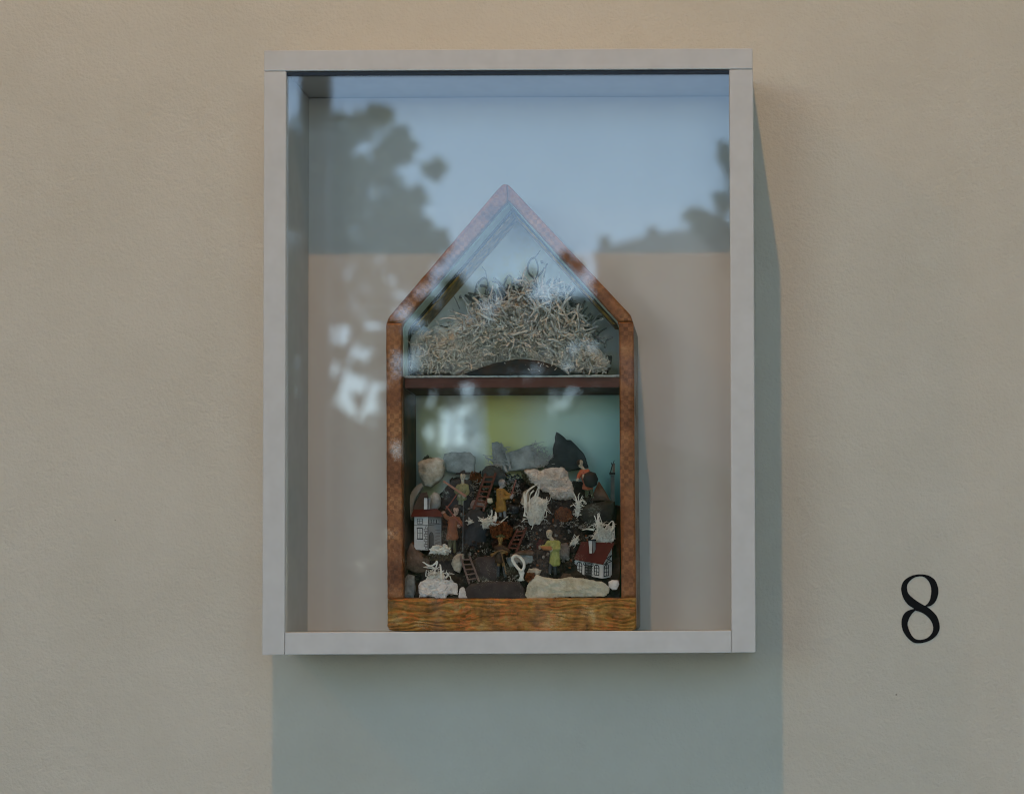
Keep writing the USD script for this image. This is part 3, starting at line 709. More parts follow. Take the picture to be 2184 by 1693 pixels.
moss([(660, 985), (700, 960), (770, 965), (812, 1005), (800, 1060), (740, 1085), (680, 1060)], 0.030, 0.040, 900, rustm, 'rust red moss tuft above the centre figurine with ochre sleeves')
moss([(1085, 890), (1130, 865), (1180, 885), (1195, 940), (1140, 965), (1085, 940)], 0.040, 0.048, 500, rustm, 'rust red moss tuft under the pinkish crag')
moss([(895, 1330), (905, 1290), (950, 1290), (965, 1320), (925, 1355)], 0.018, 0.024, 300, rustm, 'rust red moss tuft at the left end of the long cream stone')
moss([(535, 690), (550, 640), (600, 650), (625, 690), (585, 720)], 0.066, 0.074, 350, rustm, 'rust red moss tuft beside the black hat')
moss([(240, 578), (252, 545), (275, 540), (300, 560), (318, 582)], 0.057, 0.066, 220, olive, 'olive moss tuft on top of the tan standing stone')
moss([(690, 1130), (680, 1090), (720, 1050), (770, 1060), (775, 1110), (740, 1140)], 0.034, 0.042, 500, mat('dark_rust_moss', [(0.03, 0.01, 0.006), (0.08, 0.025, 0.012)], 200, rough=0.95), 'dark rust moss clump behind the ochre sleeved figurine')
moss([(965, 1115), (985, 1075), (1010, 1085), (1005, 1130), (975, 1145)], 0.036, 0.042, 250, mat('crimson_moss', [(0.05, 0.008, 0.006), (0.14, 0.02, 0.014)], 200, rough=0.95), 'dark crimson moss tuft left of the tray')
moss([(860, 640), (905, 630), (960, 690), (1010, 740), (960, 760), (890, 700)], 0.052, 0.06, 500, olive, 'olive brown moss along the left edge of the pinkish crag', 0.0014)
moss([(230, 1170), (340, 1165), (440, 1180), (420, 1205), (300, 1210), (240, 1195)], 0.024, 0.034, 420, olive, 'olive moss under the white popcorn lichen', 0.0014)

def rubble(name, n, m, label, smin, smax, seed):
    rg2 = np.random.default_rng(seed); out = []
    base_ = trimesh.creation.icosphere(1)
    P2 = Polygon([(400, 720), (560, 660), (760, 660), (930, 700), (1220, 830), (1440, 880), (1460, 1110), (1240, 1180), (1180, 1280), (1000, 1280), (720, 1200), (520, 1180), (300, 1200), (150, 1300), (140, 1100), (380, 1000)])
    from shapely.geometry import Point
    while len(out) < n:
        a, b = rg2.uniform(140, 1470), rg2.uniform(660, 1330)
        if not P2.contains(Point(a, b)): continue
        r_ = rg2.uniform(smin, smax) * S
        q = base_.vertices * rg2.uniform(0.6, 1.3, 3) + rg2.normal(0, 0.22, base_.vertices.shape)
        out.append(trimesh.Trimesh(q * r_ + C(a, b, float(hill_depth(a, b)) - 0.002 - r_ * 0.3), base_.faces, process=False))
    one(name, cat(out), m, label, 'rubble', kind='stuff')


rubble('dark_rubble', 420, mat('dark_rubble', [(0.008, 0.006, 0.005), (0.03, 0.02, 0.014), (0.075, 0.045, 0.03)], 240, rough=0.95), 'dark brown rubble strewn over the hillside', 7, 24, 301)
rubble('pale_rubble', 210, mat('pale_rubble', [(0.10, 0.085, 0.07), (0.22, 0.19, 0.16), (0.34, 0.30, 0.255)], 150, rough=0.95, bump=0.5), 'greyish pale rubble chips strewn over the hillside', 4, 11, 302)
rubble('rusty_rubble', 110, rustm, 'rust coloured rubble crumbs strewn over the hillside', 5, 12, 303)

# stones
greyr = mat('grey_stone', [(0.22, 0.22, 0.20), (0.33, 0.33, 0.30), (0.42, 0.41, 0.375)], 110, bump=0.45, bscale=450, bdist=0.0008)
tanr = mat('tan_stone', [(0.22, 0.18, 0.125), (0.40, 0.345, 0.26), (0.52, 0.465, 0.37)], 120, bump=0.5, bscale=450, bdist=0.0009)
creamr = mat('cream_stone', [(0.40, 0.35, 0.24), (0.55, 0.50, 0.37), (0.62, 0.57, 0.45)], 90, bump=0.5, bscale=420, bdist=0.0009)
pinkr = mat('pink_stone', [(0.42, 0.34, 0.27), (0.60, 0.51, 0.43), (0.72, 0.64, 0.56)], 120, bump=1.0, bscale=380, bdist=0.0015)
plast = mat('white_plaster', [(0.58, 0.51, 0.46), (0.74, 0.68, 0.62), (0.80, 0.76, 0.71)], 130, bump=0.9, bscale=420, bdist=0.0014)
darkr = mat('slate', [(0.022, 0.026, 0.026), (0.04, 0.045, 0.045), (0.055, 0.06, 0.058)], 70, bump=0.35, bscale=500, bdist=0.0006)
blueg = mat('blue_grey_stone', [(0.02, 0.021, 0.024), (0.042, 0.042, 0.046)], 60, bump=0.4, bscale=400, bdist=0.0006)
purpl = mat('purple_slate', [(0.028, 0.02, 0.019), (0.05, 0.036, 0.034), (0.07, 0.052, 0.046)], 70, bump=0.4, bscale=400, bdist=0.0006)
brownr = mat('brown_stone', [(0.06, 0.035, 0.022), (0.12, 0.072, 0.046), (0.16, 0.11, 0.08)], 110, bump=0.5, bscale=450, bdist=0.0009)
stones = [
    ('boulder', [(372, 560), (385, 530), (425, 518), (470, 522), (505, 515), (548, 522), (562, 540), (580, 550), (575, 600), (578, 650), (470, 660), (390, 640), (370, 600)], 0.068, 0.010, greyr, 'flat grey boulder at the back left under the painted sky', 0.045, 0.25),
    ('boulder', [(212, 592), (230, 575), (280, 562), (340, 553), (378, 570), (385, 620), (375, 680), (340, 715), (300, 745), (262, 740), (232, 700), (218, 640)], 0.052, 0.018, tanr, 'tan standing stone tapering downward above the left house', 0.05, 0.35),
    ('stone', [(205, 735), (235, 715), (248, 740), (215, 790), (190, 850), (180, 910), (182, 960), (155, 940), (142, 890), (155, 820), (175, 770)], 0.050, 0.008, mat('bone', [(0.2, 0.18, 0.15), (0.32, 0.3, 0.26)], 60, bump=0.3), 'pale curved stone leaning against the left inner wall', 0.02, 0.3),
    ('boulder', [(288, 850), (292, 800), (315, 772), (345, 782), (360, 820), (355, 865), (330, 890), (295, 888)], 0.042, 0.018, greyr, 'rounded grey stone behind the chimney of the left house', 0.03, 0.5),
    ('slab', [(360, 880), (375, 760), (430, 700), (500, 690), (555, 700), (570, 760), (560, 900), (480, 900)], 0.060, 0.014, blueg, 'dark blue grey slab behind the figurine with the black hat', 0.04, 0.4),
    ('boulder', [(683, 458), (715, 450), (752, 470), (765, 520), (790, 600), (780, 650), (690, 640), (690, 560)], 0.066, 0.010, greyr, 'upright narrow grey stone at the back centre wrapped in lichen', 0.06, 0.3),
    ('boulder', [(770, 540), (800, 515), (850, 505), (900, 480), (948, 470), (952, 500), (1000, 540), (1040, 580), (1030, 615), (920, 628), (830, 640), (775, 640)], 0.066, 0.011, greyr, 'wide grey boulder with slanting top at the back centre', 0.045, 0.25),
    ('crag', [(1097, 392), (1115, 398), (1140, 418), (1160, 440), (1190, 445), (1225, 478), (1262, 520), (1285, 555), (1300, 620), (1150, 645), (1010, 620), (1050, 575), (1072, 545), (1070, 500), (1085, 450), (1085, 420)], 0.062, 0.014, darkr, 'tall black slate crag shaped like a fin at the back right', 0.03, 0.3),
    ('crag', [(885, 640), (950, 630), (1000, 640), (1060, 620), (1140, 622), (1165, 650), (1192, 690), (1200, 740), (1210, 815), (1135, 828), (1080, 820), (1040, 790), (1000, 770), (960, 720), (930, 690)], 0.047, 0.020, pinkr, 'rough pinkish white crag in the middle of the hillside', 0.17, 0.4),
    ('boulder', [(625, 700), (622, 640), (650, 605), (700, 598), (750, 620), (780, 680), (740, 740), (660, 730)], 0.057, 0.016, darkr, 'dark rounded boulder behind the tallest ladder', 0.05, 0.45),
    ('mound', [(1320, 830), (1340, 760), (1365, 705), (1390, 740), (1420, 790), (1440, 830)], 0.058, 0.014, brownr, 'brown pointed mound behind the figurine with the black sack', 0.05, 0.4),
    ('ledge', [(1230, 900), (1260, 865), (1340, 845), (1420, 830), (1470, 835), (1470, 960), (1350, 980), (1260, 960)], 0.040, 0.025, mat('dark_ledge', [(0.012, 0.011, 0.009), (0.04, 0.035, 0.025)], 80, bump=0.5), 'very dark ledge against the right inner wall', 0.06, 0.4),
    ('boulder', [(500, 1160), (490, 1040), (505, 930), (545, 885), (600, 880), (650, 910), (660, 1000), (650, 1090), (610, 1150)], 0.040, 0.018, blueg, 'large smooth dark blue grey boulder right of the rust coated figurine', 0.03, 0.45),
    ('stone', [(545, 850), (560, 825), (600, 815), (650, 830), (650, 870), (600, 885), (550, 880)], 0.048, 0.010, mat('rose_stone', [(0.18, 0.12, 0.10), (0.28, 0.2, 0.17)], 140, bump=0.6), 'small rose stone at the foot of the tallest ladder', 0.1, 0.4),
    ('stone', [(655, 815), (685, 812), (692, 840), (672, 850), (655, 840)], 0.044, 0.006, creamr, 'tiny cream pebble left of the ochre coated figurine', 0.08, 0.4),
    ('boulder', [(135, 1260), (145, 1150), (170, 1090), (195, 1120), (240, 1160), (290, 1200), (280, 1280), (200, 1290)], 0.024, 0.016, brownr, 'pinkish brown boulder below the left house', 0.05, 0.45),
    ('boulder', [(122, 1320), (150, 1295), (190, 1305), (200, 1380), (190, 1450), (125, 1450)], 0.019, 0.010, mat('mottled_stone', [(0.05, 0.055, 0.06), (0.14, 0.14, 0.13), (0.22, 0.21, 0.19)], 110, bump=0.5), 'mottled grey stone in the lower left corner', 0.06, 0.45),
    ('boulder', [(208, 1390), (220, 1345), (262, 1328), (330, 1325), (390, 1330), (440, 1335), (475, 1375), (465, 1420), (420, 1435), (395, 1458), (340, 1450), (300, 1440), (260, 1450), (215, 1445)], 0.0155, 0.012, plast, 'rough white plaster boulder at the front left', 0.17, 0.35),
    ('stone', [(470, 1440), (480, 1385), (505, 1375), (520, 1420), (532, 1455), (480, 1458)], 0.0165, 0.006, plast, 'crumbled white plaster bit beside the front left boulder', 0.16, 0.4),
    ('boulder', [(895, 1430), (905, 1370), (935, 1330), (965, 1300), (1000, 1315), (1060, 1325), (1160, 1318), (1260, 1320), (1340, 1330), (1400, 1345), (1440, 1380), (1432, 1420), (1400, 1440), (1250, 1440), (1100, 1450), (980, 1456), (910, 1456)], 0.0155, 0.013, creamr, 'long cream stone lying along the front right', 0.085, 0.28),
    ('stone', [(1425, 1345), (1450, 1333), (1490, 1335), (1496, 1360), (1480, 1395), (1450, 1398), (1430, 1375)], 0.016, 0.007, plast, 'small white pebble in the lower right corner', 0.08, 0.4),
    ('slab', [(500, 1458), (515, 1395), (545, 1358), (680, 1340), (860, 1345), (890, 1390), (905, 1458)], 0.0165, 0.012, purpl, 'low dark purple slab at the front between the two pale stones', 0.025, 0.2),
    ('slab', [(545, 1340), (560, 1210), (600, 1185), (700, 1180), (725, 1200), (740, 1340)], 0.027, 0.012, purpl, 'dark purple block behind the short front ladder', 0.025, 0.25),
    ('stone', [(425, 1230), (440, 1180), (475, 1165), (510, 1170), (500, 1240), (480, 1290), (445, 1275)], 0.026, 0.010, tanr, 'tan upright stone behind the short front ladder', 0.08, 0.4),
    ('boulder', [(775, 1215), (800, 1185), (850, 1165), (930, 1165), (955, 1185), (940, 1225), (880, 1240), (800, 1250)], 0.029, 0.013, greyr, 'grey stone behind the white lichen ring', 0.05, 0.4),
    ('stone', [(800, 1180), (850, 1150), (930, 1140), (960, 1160), (950, 1178), (860, 1176)], 0.0275, 0.012, brownr, 'brown flat stone on the grey stone below the middle ladder', 0.05, 0.4),
    ('stone', [(1113, 1150), (1125, 1100), (1160, 1095), (1182, 1130), (1178, 1190), (1140, 1210), (1118, 1190)], 0.030, 0.010, mat('rosy_grey', [(0.10, 0.085, 0.075), (0.2, 0.17, 0.15)], 120, bump=0.6), 'rosy grey stone at the back of the green coated figurine', 0.07, 0.4),
    ('stone', [(905, 1290), (920, 1262), (960, 1258), (1000, 1270), (990, 1300), (930, 1305)], 0.022, 0.010, tanr, 'tan pebble behind the tip of the long cream stone', 0.1, 0.4),
    ('stone', [(865, 845), (885, 770), (915, 755), (925, 830), (900, 880)], 0.044, 0.010, tanr, 'tan stone behind the tall white lichen', 0.07, 0.4),
    ('stone', [(1120, 1315), (1140, 1290), (1185, 1295), (1195, 1318), (1150, 1325)], 0.024, 0.006, brownr, 'small brown stone left of the right house', 0.1, 0.4),
    ('stone', [(780, 880), (810, 850), (860, 870), (850, 910), (810, 920)], 0.050, 0.010, blueg, 'dark pebble right of the ochre coated figurine', 0.1, 0.4),
]
for i, (nm, pl, y, th, m, lb, nz, bxy) in enumerate(stones):
    one(nm, rock(pl, y, th, 100 + i, noise=nz * 1.1, boxy=bxy, sub=6 if th > 0.0115 and len(pl) > 14 else 5), m, lb, nm if nm in ('boulder', 'slab', 'crag', 'ledge', 'mound') else 'stone', smooth=35 if nz > 0.045 else True)


def tuftlichen(label, body, y, th, twigs, seed, m=whitel, r=0.00055, n=60, length=0.009, bias=(0, -0.5, 0.8), spikes=(), bodynoise=0.14):
    rg = np.random.default_rng(seed)
    xs = [a for a, b in body]; ys = [b for a, b in body]
    t = T('lichen_tuft', label, 'lichen', C(sum(xs) / len(xs), max(ys), y))
    t.part('base', rock(body, y + th * 0.2, th, seed, noise=bodynoise, boxy=0.5, sub=4), m, smooth=35)
    t.part('fibres', lichen_mesh(twigs, y, y + th * 0.5, n, rg, length, r, bias=bias, curl=1.7, branch=0.3, sides=5), m, smooth=True, kind='stuff')
    for sp in spikes:
        t.part('spike', cat([tube(spline([C(a + rg.normal() * 3, b + rg.normal() * 3, y + rg.normal() * 0.0006) for a, b in sp[1]], 4), sp[0] * S * 0.5, sp[0] * S * 0.22, 5) for _ in range(3)]), m, smooth=True)
    return t


tuftlichen('tall white fibrous lichen standing before the pinkish crag', [(895, 850), (960, 790), (1035, 830), (1040, 870), (1010, 950), (985, 985), (930, 985), (905, 940)], 0.036, 0.010,
           [(895, 860), (1035, 830), (1010, 950), (930, 980)], 41, n=110, length=0.010, spikes=[(8, [(905, 900), (903, 820), (905, 780), (930, 750), (975, 725)]), (7, [(925, 900), (928, 800), (950, 765)]),
           (6, [(955, 830), (970, 770), (988, 730), (984, 715)]), (6, [(945, 850), (975, 790), (985, 740)]), (6, [(1005, 860), (1035, 835), (1040, 822)]), (9, [(895, 930), (897, 850), (890, 780)])])
tuftlichen('white prickly lichen beside the rust moss in the centre', [(620, 960), (640, 940), (690, 940), (700, 985), (660, 1010), (625, 1000)], 0.033, 0.008, [(615, 960), (700, 930), (700, 990), (640, 1010)], 42, n=90, length=0.006,
           spikes=[(9, [(668, 950), (680, 920), (686, 885)]), (17, [(690, 970), (705, 940), (707, 905)]), (8, [(725, 975), (755, 955), (785, 930)])])
tuftlichen('thin ragged white lichen strip under the black sack', [(1212, 930), (1220, 870), (1235, 830), (1250, 870), (1235, 925)], 0.038, 0.006, [(1212, 930), (1215, 840), (1245, 830), (1245, 920)], 43, n=50, length=0.006,
           spikes=[(6, [(1230, 850), (1222, 810), (1205, 785)]), (6, [(1240, 840), (1262, 830), (1285, 850)]), (5, [(1245, 850), (1235, 810), (1240, 780)])])
tuftlichen('white fibrous lichen rising behind the roof of the right house', [(1330, 1090), (1345, 1020), (1370, 990), (1420, 1010), (1452, 1000), (1462, 1090), (1400, 1105)], 0.036, 0.010,
           [(1320, 1080), (1360, 960), (1450, 990), (1460, 1090)], 44, n=130, length=0.009, spikes=[(8, [(1360, 1030), (1358, 960), (1362, 908)]), (7, [(1375, 1000), (1366, 950)]), (8, [(1440, 1030), (1458, 990), (1452, 958), (1425, 985)]),
           (8, [(1330, 1010), (1295, 1005), (1262, 1015)]), (6, [(1450, 1090), (1462, 1030), (1462, 1000)])])
tuftlichen('crumpled white lichen like popcorn in front of the left house', [(278, 1165), (290, 1130), (330, 1108), (370, 1120), (400, 1105), (425, 1150), (400, 1175), (330, 1178)], 0.0235, 0.009, [(285, 1160), (330, 1115), (410, 1110), (410, 1170)], 45, n=18, length=0.004, r=0.0012, bodynoise=0.34)
tuftlichen('twisted white lichen standing on the front left plaster boulder', [(255, 1330), (300, 1290), (370, 1280), (400, 1330), (330, 1335)], 0.019, 0.006, [(245, 1320), (300, 1270), (400, 1290), (410, 1325)], 46, n=45, length=0.007, r=0.0007,
           spikes=[(9, [(310, 1320), (322, 1270), (335, 1215)]), (8, [(335, 1215), (300, 1245), (270, 1235), (245, 1222)]), (15, [(360, 1325), (358, 1280), (350, 1235)]), (7, [(320, 1260), (285, 1250), (250, 1250)]), (8, [(390, 1320), (405, 1295), (395, 1280)])])
rt = T('lichen_tuft', 'white lichen stalk ending in an open ring near the centre front', 'lichen', C(860, 1335, 0.02))
rp = [(860, 1270), (835, 1240), (815, 1205), (822, 1183), (845, 1180), (870, 1195), (888, 1225), (888, 1255), (872, 1275), (855, 1268)]
rt.part('ring', tube(spline([C(a, b, 0.0205) for a, b in rp], 5), 10 * S, 9 * S, 8), whitel, smooth=True)
rt.part('stalk', rock([(850, 1265), (885, 1262), (892, 1290), (885, 1320), (892, 1340), (850, 1340), (862, 1310)], 0.0195, 0.005, 47, noise=0.12, sub=4), whitel, smooth=35)
greyw = mat('lichen_pale_grey', [(0.32, 0.32, 0.30), (0.48, 0.475, 0.44)], 120, rough=0.9)
tuftlichen('grey lichen sprays over the upright stone at the back centre', [(700, 560), (740, 500), (760, 560), (740, 610)], 0.0635, 0.004, [(650, 580), (720, 480), (765, 480), (790, 600), (720, 620)], 48, m=greyw, n=70, length=0.010, bias=(0, -0.6, 0.2),
           spikes=[(7, [(770, 640), (740, 580), (690, 575), (640, 550)]), (6, [(780, 650), (750, 560), (735, 500)]), (6, [(740, 590), (700, 600), (660, 595)]), (7, [(800, 630), (785, 560), (765, 510)])])
tuftlichen('grey bristly lichen on the right end of the wide grey boulder', [(950, 600), (960, 530), (1000, 540), (1040, 590), (1000, 620)], 0.064, 0.005, [(930, 480), (980, 460), (1050, 540), (1060, 600), (960, 610)], 49, m=greyw, n=150, length=0.008, r=0.0004, bias=(0.2, -0.4, 0.7))
tuftlichen('pale frayed lichen on the dark hillside right of the crimson moss', [(1190, 1100), (1200, 1075), (1230, 1060), (1225, 1095), (1200, 1115)], 0.036, 0.005, [(1180, 1110), (1200, 1070), (1240, 1065), (1225, 1110)], 50, n=40, length=0.005, r=0.0004)
tuftlichen('small curled white lichen right of the rust coated figurine', [(530, 960), (545, 950), (552, 975), (535, 980)], 0.036, 0.004, [(525, 960), (550, 945), (555, 980)], 51, n=14, length=0.004, r=0.0004)
rg = np.random.default_rng(77)
one('lichen_scatter', cat([lichen_mesh(pl, y, y + 0.006, n, rg, 0.0026, 0.00036, curl=2.2, bias=(0, -0.4, 0)) for pl, y, n in (
    ([(1110, 960), (1190, 960), (1300, 975), (1310, 1010), (1180, 1005), (1120, 990)], 0.038, 70), ([(820, 990), (900, 975), (905, 1005), (830, 1010)], 0.036, 40),
    ([(550, 700), (620, 690), (640, 780), (560, 830), (530, 780)], 0.060, 90), ([(760, 720), (850, 700), (870, 780), (800, 800)], 0.050, 60), ([(500, 1340), (700, 1330), (850, 1345), (700, 1350)], 0.020, 26),
    ([(870, 1110), (930, 1090), (960, 1130), (880, 1150)], 0.034, 30), ([(620, 1140), (720, 1130), (700, 1165), (620, 1165)], 0.032, 16), ([(780, 1310), (850, 1290), (860, 1340), (790, 1345)], 0.021, 30))]), mat('crumb_grey', [(0.12, 0.11, 0.095), (0.26, 0.245, 0.21), (0.40, 0.38, 0.33)], 300),
    'fine pale lichen crumbs strewn over the dark hillside', 'lichen', smooth=True, kind='stuff')

# ------------------------------------------------------------------ miniature houses
whitew = mat('house_white', [(0.50, 0.49, 0.46), (0.58, 0.57, 0.54)], 160, rough=0.8, bump=0.2, bscale=700, bdist=0.0003)
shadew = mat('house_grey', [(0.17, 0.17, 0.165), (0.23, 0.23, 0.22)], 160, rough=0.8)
redroof = mat('red_roof', [(0.05, 0.004, 0.004), (0.075, 0.008, 0.007)], 120, rough=0.65, bump=0.2, bscale=600, bdist=0.0003)
brownroof = mat('brown_roof', [(0.045, 0.03, 0.024), (0.085, 0.055, 0.042)], 120, rough=0.8, bump=0.3, bscale=500, bdist=0.0004)
inkm = mat('ink_black', [(0.008, 0.008, 0.008), (0.014, 0.013, 0.013)], 100, rough=0.6)
inkb = mat('ink_brown', [(0.05, 0.025, 0.018), (0.08, 0.04, 0.03)], 200, rough=0.7)
doorm = mat('door_grey', [(0.045, 0.045, 0.045), (0.08, 0.08, 0.075)], 300, rough=0.7)


def hull(pts): return trimesh.convex.convex_hull(np.array(pts, float))


def strip(pts, w, nrm, closed=False):
    """A raised flat line along points on a wall."""
    q = np.array(pts + [pts[0]] if closed else pts)
    out = []
    for a, b in zip(q[:-1], q[1:]):
        t = (b - a) / max(np.linalg.norm(b - a), 1e-9); s = np.cross(t, nrm)
        a2, b2 = a - t * w * 0.45, b + t * w * 0.45
        out.append(hull([p + s * w * k + nrm * h for p in (a2, b2) for k in (-0.5, 0.5) for h in (-0.0001, 0.0004)]))
    return cat(out)


class WallPlane:
    def __init__(s, tl, tr, bl, br):
        s.c = [np.array(x, float) for x in (tl, tr, bl, br)]
        n = np.cross(s.c[1] - s.c[0], s.c[2] - s.c[0]); s.n = n / np.linalg.norm(n)
        if s.n[1] > 0: s.n = -s.n

    def __call__(s, a, b):
        tl, tr, bl, br = s.c
        return (tl * (1 - a) + tr * a) * (1 - b) + (bl * (1 - a) + br * a) * b


def window(t, wp, a0, b0, a1, b1, arch=False, bars=(1, 2), w=0.00055, sill=False, name='window'):
    n = 7
    if arch:
        o = [wp(a0, b1), wp(a0, b0 + (b1 - b0) * 0.3)] + [wp((a0 + a1) / 2 - (a1 - a0) / 2 * math.cos(k / n * math.pi), b0 + (b1 - b0) * 0.3 * (1 - math.sin(k / n * math.pi))) for k in range(1, n)] + [wp(a1, b0 + (b1 - b0) * 0.3), wp(a1, b1)]
    else:
        o = [wp(a0, b1), wp(a0, b0), wp(a1, b0), wp(a1, b1)]
    path = t.part(name, strip(o, w, wp.n, True), inkm)
    t.part('pane', hull([p + wp.n * h for p in o for h in (-0.0001, 0.00012)]), whitew if name == 'window' else doorm, parent=path)
    for k in range(1, bars[0] + 1):
        a = a0 + (a1 - a0) * k / (bars[0] + 1); t.part('glazing_bar', strip([wp(a, b0 + (0.02 if not arch else 0)), wp(a, b1)], w * 0.75, wp.n), inkm, parent=path)
    for k in range(1, bars[1] + 1):
        b = b0 + (b1 - b0) * k / (bars[1] + 1); t.part('glazing_bar', strip([wp(a0, b), wp(a1, b)], w * 0.75, wp.n), inkm, parent=path)
    if sill: t.part('sill', strip([wp(a0 - 0.03, b1 + 0.015), wp(a1 + 0.03, b1 + 0.015)], w * 1.4, wp.n), inkm, parent=path)
    return path


def c3(x, y, d): return C(66.8 + x * 0.4079, 802 + y * 0.4079, d)     # enlarged lower left
def c4(x, y, d): return C(846.6 + x * 0.4079, 802 + y * 0.4079, d)    # enlarged lower right


def ink_line(t, name, wp, pts, w=0.0005, m=None):
    t.part(name, strip([wp(a, b) for a, b in pts], w, wp.n), m or inkm)


h1 = T('miniature_house', 'narrow two storey white miniature house with red eaves on the left', 'miniature house', c3(500, 830, 0.035))
wl = WallPlane(c3(300, 315, 0.0285), c3(515, 315, 0.0275), c3(300, 830, 0.0285), c3(515, 838, 0.0275))
wr = WallPlane(c3(515, 315, 0.0275), c3(720, 320, 0.036), c3(515, 838, 0.0275), c3(720, 800, 0.036))
bk = [c3(310, 315, 0.045), c3(700, 315, 0.047), c3(310, 830, 0.045), c3(700, 800, 0.047)]
h1.part('wall', hull(wl.c + [bk[0], bk[2], c3(513, 315, 0.045), c3(513, 830, 0.045)]), whitew)
h1.part('wall', hull([p + np.array([0.0002, 0, 0]) for p in wr.c] + [bk[1], bk[3]]), shadew, label='shaded grey side wall')
h1.part('roof', hull([c3(255, 318, 0.026), c3(250, 300, 0.0265), c3(730, 315, 0.0262), c3(745, 260, 0.030), c3(290, 205, 0.034), c3(650, 190, 0.034), c3(255, 318, 0.047), c3(735, 315, 0.047)]), redroof)
h1.part('upper_roof', hull([c3(275, 212, 0.0355), c3(560, 200, 0.0355), c3(400, -60, 0.041), c3(330, 60, 0.041), c3(500, -70, 0.043), c3(300, 212, 0.048), c3(560, 200, 0.048)]), brownroof)
ch = h1.part('chimney', hull([c3(x, y, d) for x in (452, 500) for y in (20, 200) for d in (0.031, 0.036)]), whitew)
h1.part('chimney_side', hull([c3(x, y, d) for x in (501, 548) for y in (28, 198) for d in (0.0315, 0.036)]), shadew, parent=ch)
h1.part('chimney_cap', hull([c3(x, y, d) for x in (450, 550) for y in (8, 22) for d in (0.0305, 0.0365)]), inkm, parent=ch)
h1.part('chimney_line', hull([c3(x, y, d) for x in (516, 524) for y in (40, 190) for d in (0.0312, 0.0316)]), inkm, parent=ch)
window(h1, wl, 0.22, 0.06, 0.6, 0.215, bars=(1, 1))
window(h1, wl, 0.24, 0.345, 0.6, 0.66, bars=(1, 1), sill=True)
ink_line(h1, 'lintel', wl, [(0.18, 0.36), (0.25, 0.335), (0.58, 0.335), (0.64, 0.37)])
ink_line(h1, 'beam', wl, [(0, 0.255), (0.5, 0.262), (1, 0.255)])
ink_line(h1, 'beam', wr, [(0, 0.255), (0.6, 0.235), (0.95, 0.235)])
for k in range(4):
    window(h1, wr, 0.06 + k * 0.2, 0.09, 0.21 + k * 0.2, 0.2, bars=(1, 1), w=0.00045)
for k in range(9):
    a = 0.72 if k % 2 else 0.82
    z0 = 0.29 + k * 0.077
    h1.part('quoin', strip([wl(a, z0), wl(0.98, z0), wl(0.98, z0 + 0.062), wl(a, z0 + 0.062)], 0.0004, wl.n, True), inkb)
window(h1, wr, 0.08, 0.47, 0.4, 0.95, arch=True, bars=(0, 0), name='door')
for k in range(5):
    z0 = 0.42 + k * 0.1
    ink_line(h1, 'brick_course', wr, [(0.55, z0), (0.9, z0 - 0.01)], 0.0004, inkb)

h2 = T('miniature_house', 'long low white miniature house with dark red roof at the lower right', 'miniature house', c4(1200, 1250, 0.03))
A_t, A_b = c4(893, 1000, 0.0365), c4(885, 1195, 0.0365)
B_t, B_b = c4(1335, 1065, 0.0225), c4(1330, 1280, 0.0225)
C_t, C_b = c4(1478, 1010, 0.0345), c4(1475, 1255, 0.0345)
AP_ = c4(1478, 800, 0.0345)
D_t, D_b = A_t + (C_t - B_t), A_b + (C_b - B_b)
ridL = AP_ + (A_t - B_t)
wf2, ws2 = WallPlane(A_t, B_t, A_b, B_b), WallPlane(B_t, C_t, B_b, C_b)
h2.part('wall', hull([A_t, A_b, B_t, B_b, C_t, C_b, D_t, D_b, AP_, ridL]), whitew)
e = wf2.n * 0.0012
rr0, rr1 = c4(1000, 718, 0.040), c4(1512, 742, 0.0300)
ev0, ev1 = c4(882, 985, 0.0345), c4(1338, 1064, 0.0205)
dn = np.array([0, 0.0008, 0.0011])
h2.part('roof', hull([rr0, rr1, ev0, ev1, rr0 + dn, rr1 + dn, ev0 + dn, ev1 + dn]), redroof)
bk0, bk1 = D_t + np.array([-0.001, 0.001, 0]), C_t + np.array([0.0008, 0.001, 0])
bk_ = np.array([-0.0012, 0.006, 0.0])
h2.part('roof', hull([rr0 + dn * 1.2 + bk_, rr1 + dn * 1.2 + bk_, bk0 + bk_, bk1 + bk_ * 1.2, rr0 + dn * 2 + bk_, rr1 + dn * 2 + bk_, bk0 + dn + bk_, bk1 + dn + bk_ * 1.2]), redroof)
ch = h2.part('chimney', hull([c4(1112, 690, 0.0300), c4(1165, 692, 0.0290), c4(1125, 885, 0.0300), c4(1165, 888, 0.0290), c4(1118, 690, 0.036), c4(1165, 690, 0.036), c4(1125, 880, 0.036), c4(1165, 880, 0.036)]), whitew)
h2.part('chimney_side', hull([c4(1168, 692, 0.0290), c4(1222, 690, 0.032), c4(1180, 888, 0.0290), c4(1222, 850, 0.032), c4(1168, 692, 0.036), c4(1222, 690, 0.037), c4(1222, 850, 0.037)]), shadew, parent=ch)
h2.part('chimney_cap', hull([c4(x, y, d) for x in (1105, 1228) for y in (668, 692) for d in (0.0285, 0.037)]), inkm, parent=ch)
window(h2, wf2, 0.09, 0.06, 0.27, 0.93, arch=True, bars=(1, 2), w=0.0009)
window(h2, wf2, 0.71, 0.07, 0.87, 0.83, arch=True, bars=(1, 2), w=0.0009)
window(h2, ws2, 0.14, 0.06, 0.62, 0.86, arch=True, bars=(1, 2), w=0.0009)
dp = window(h2, wf2, 0.38, 0.2, 0.61, 0.98, bars=(1, 3), w=0.0009, name='door')
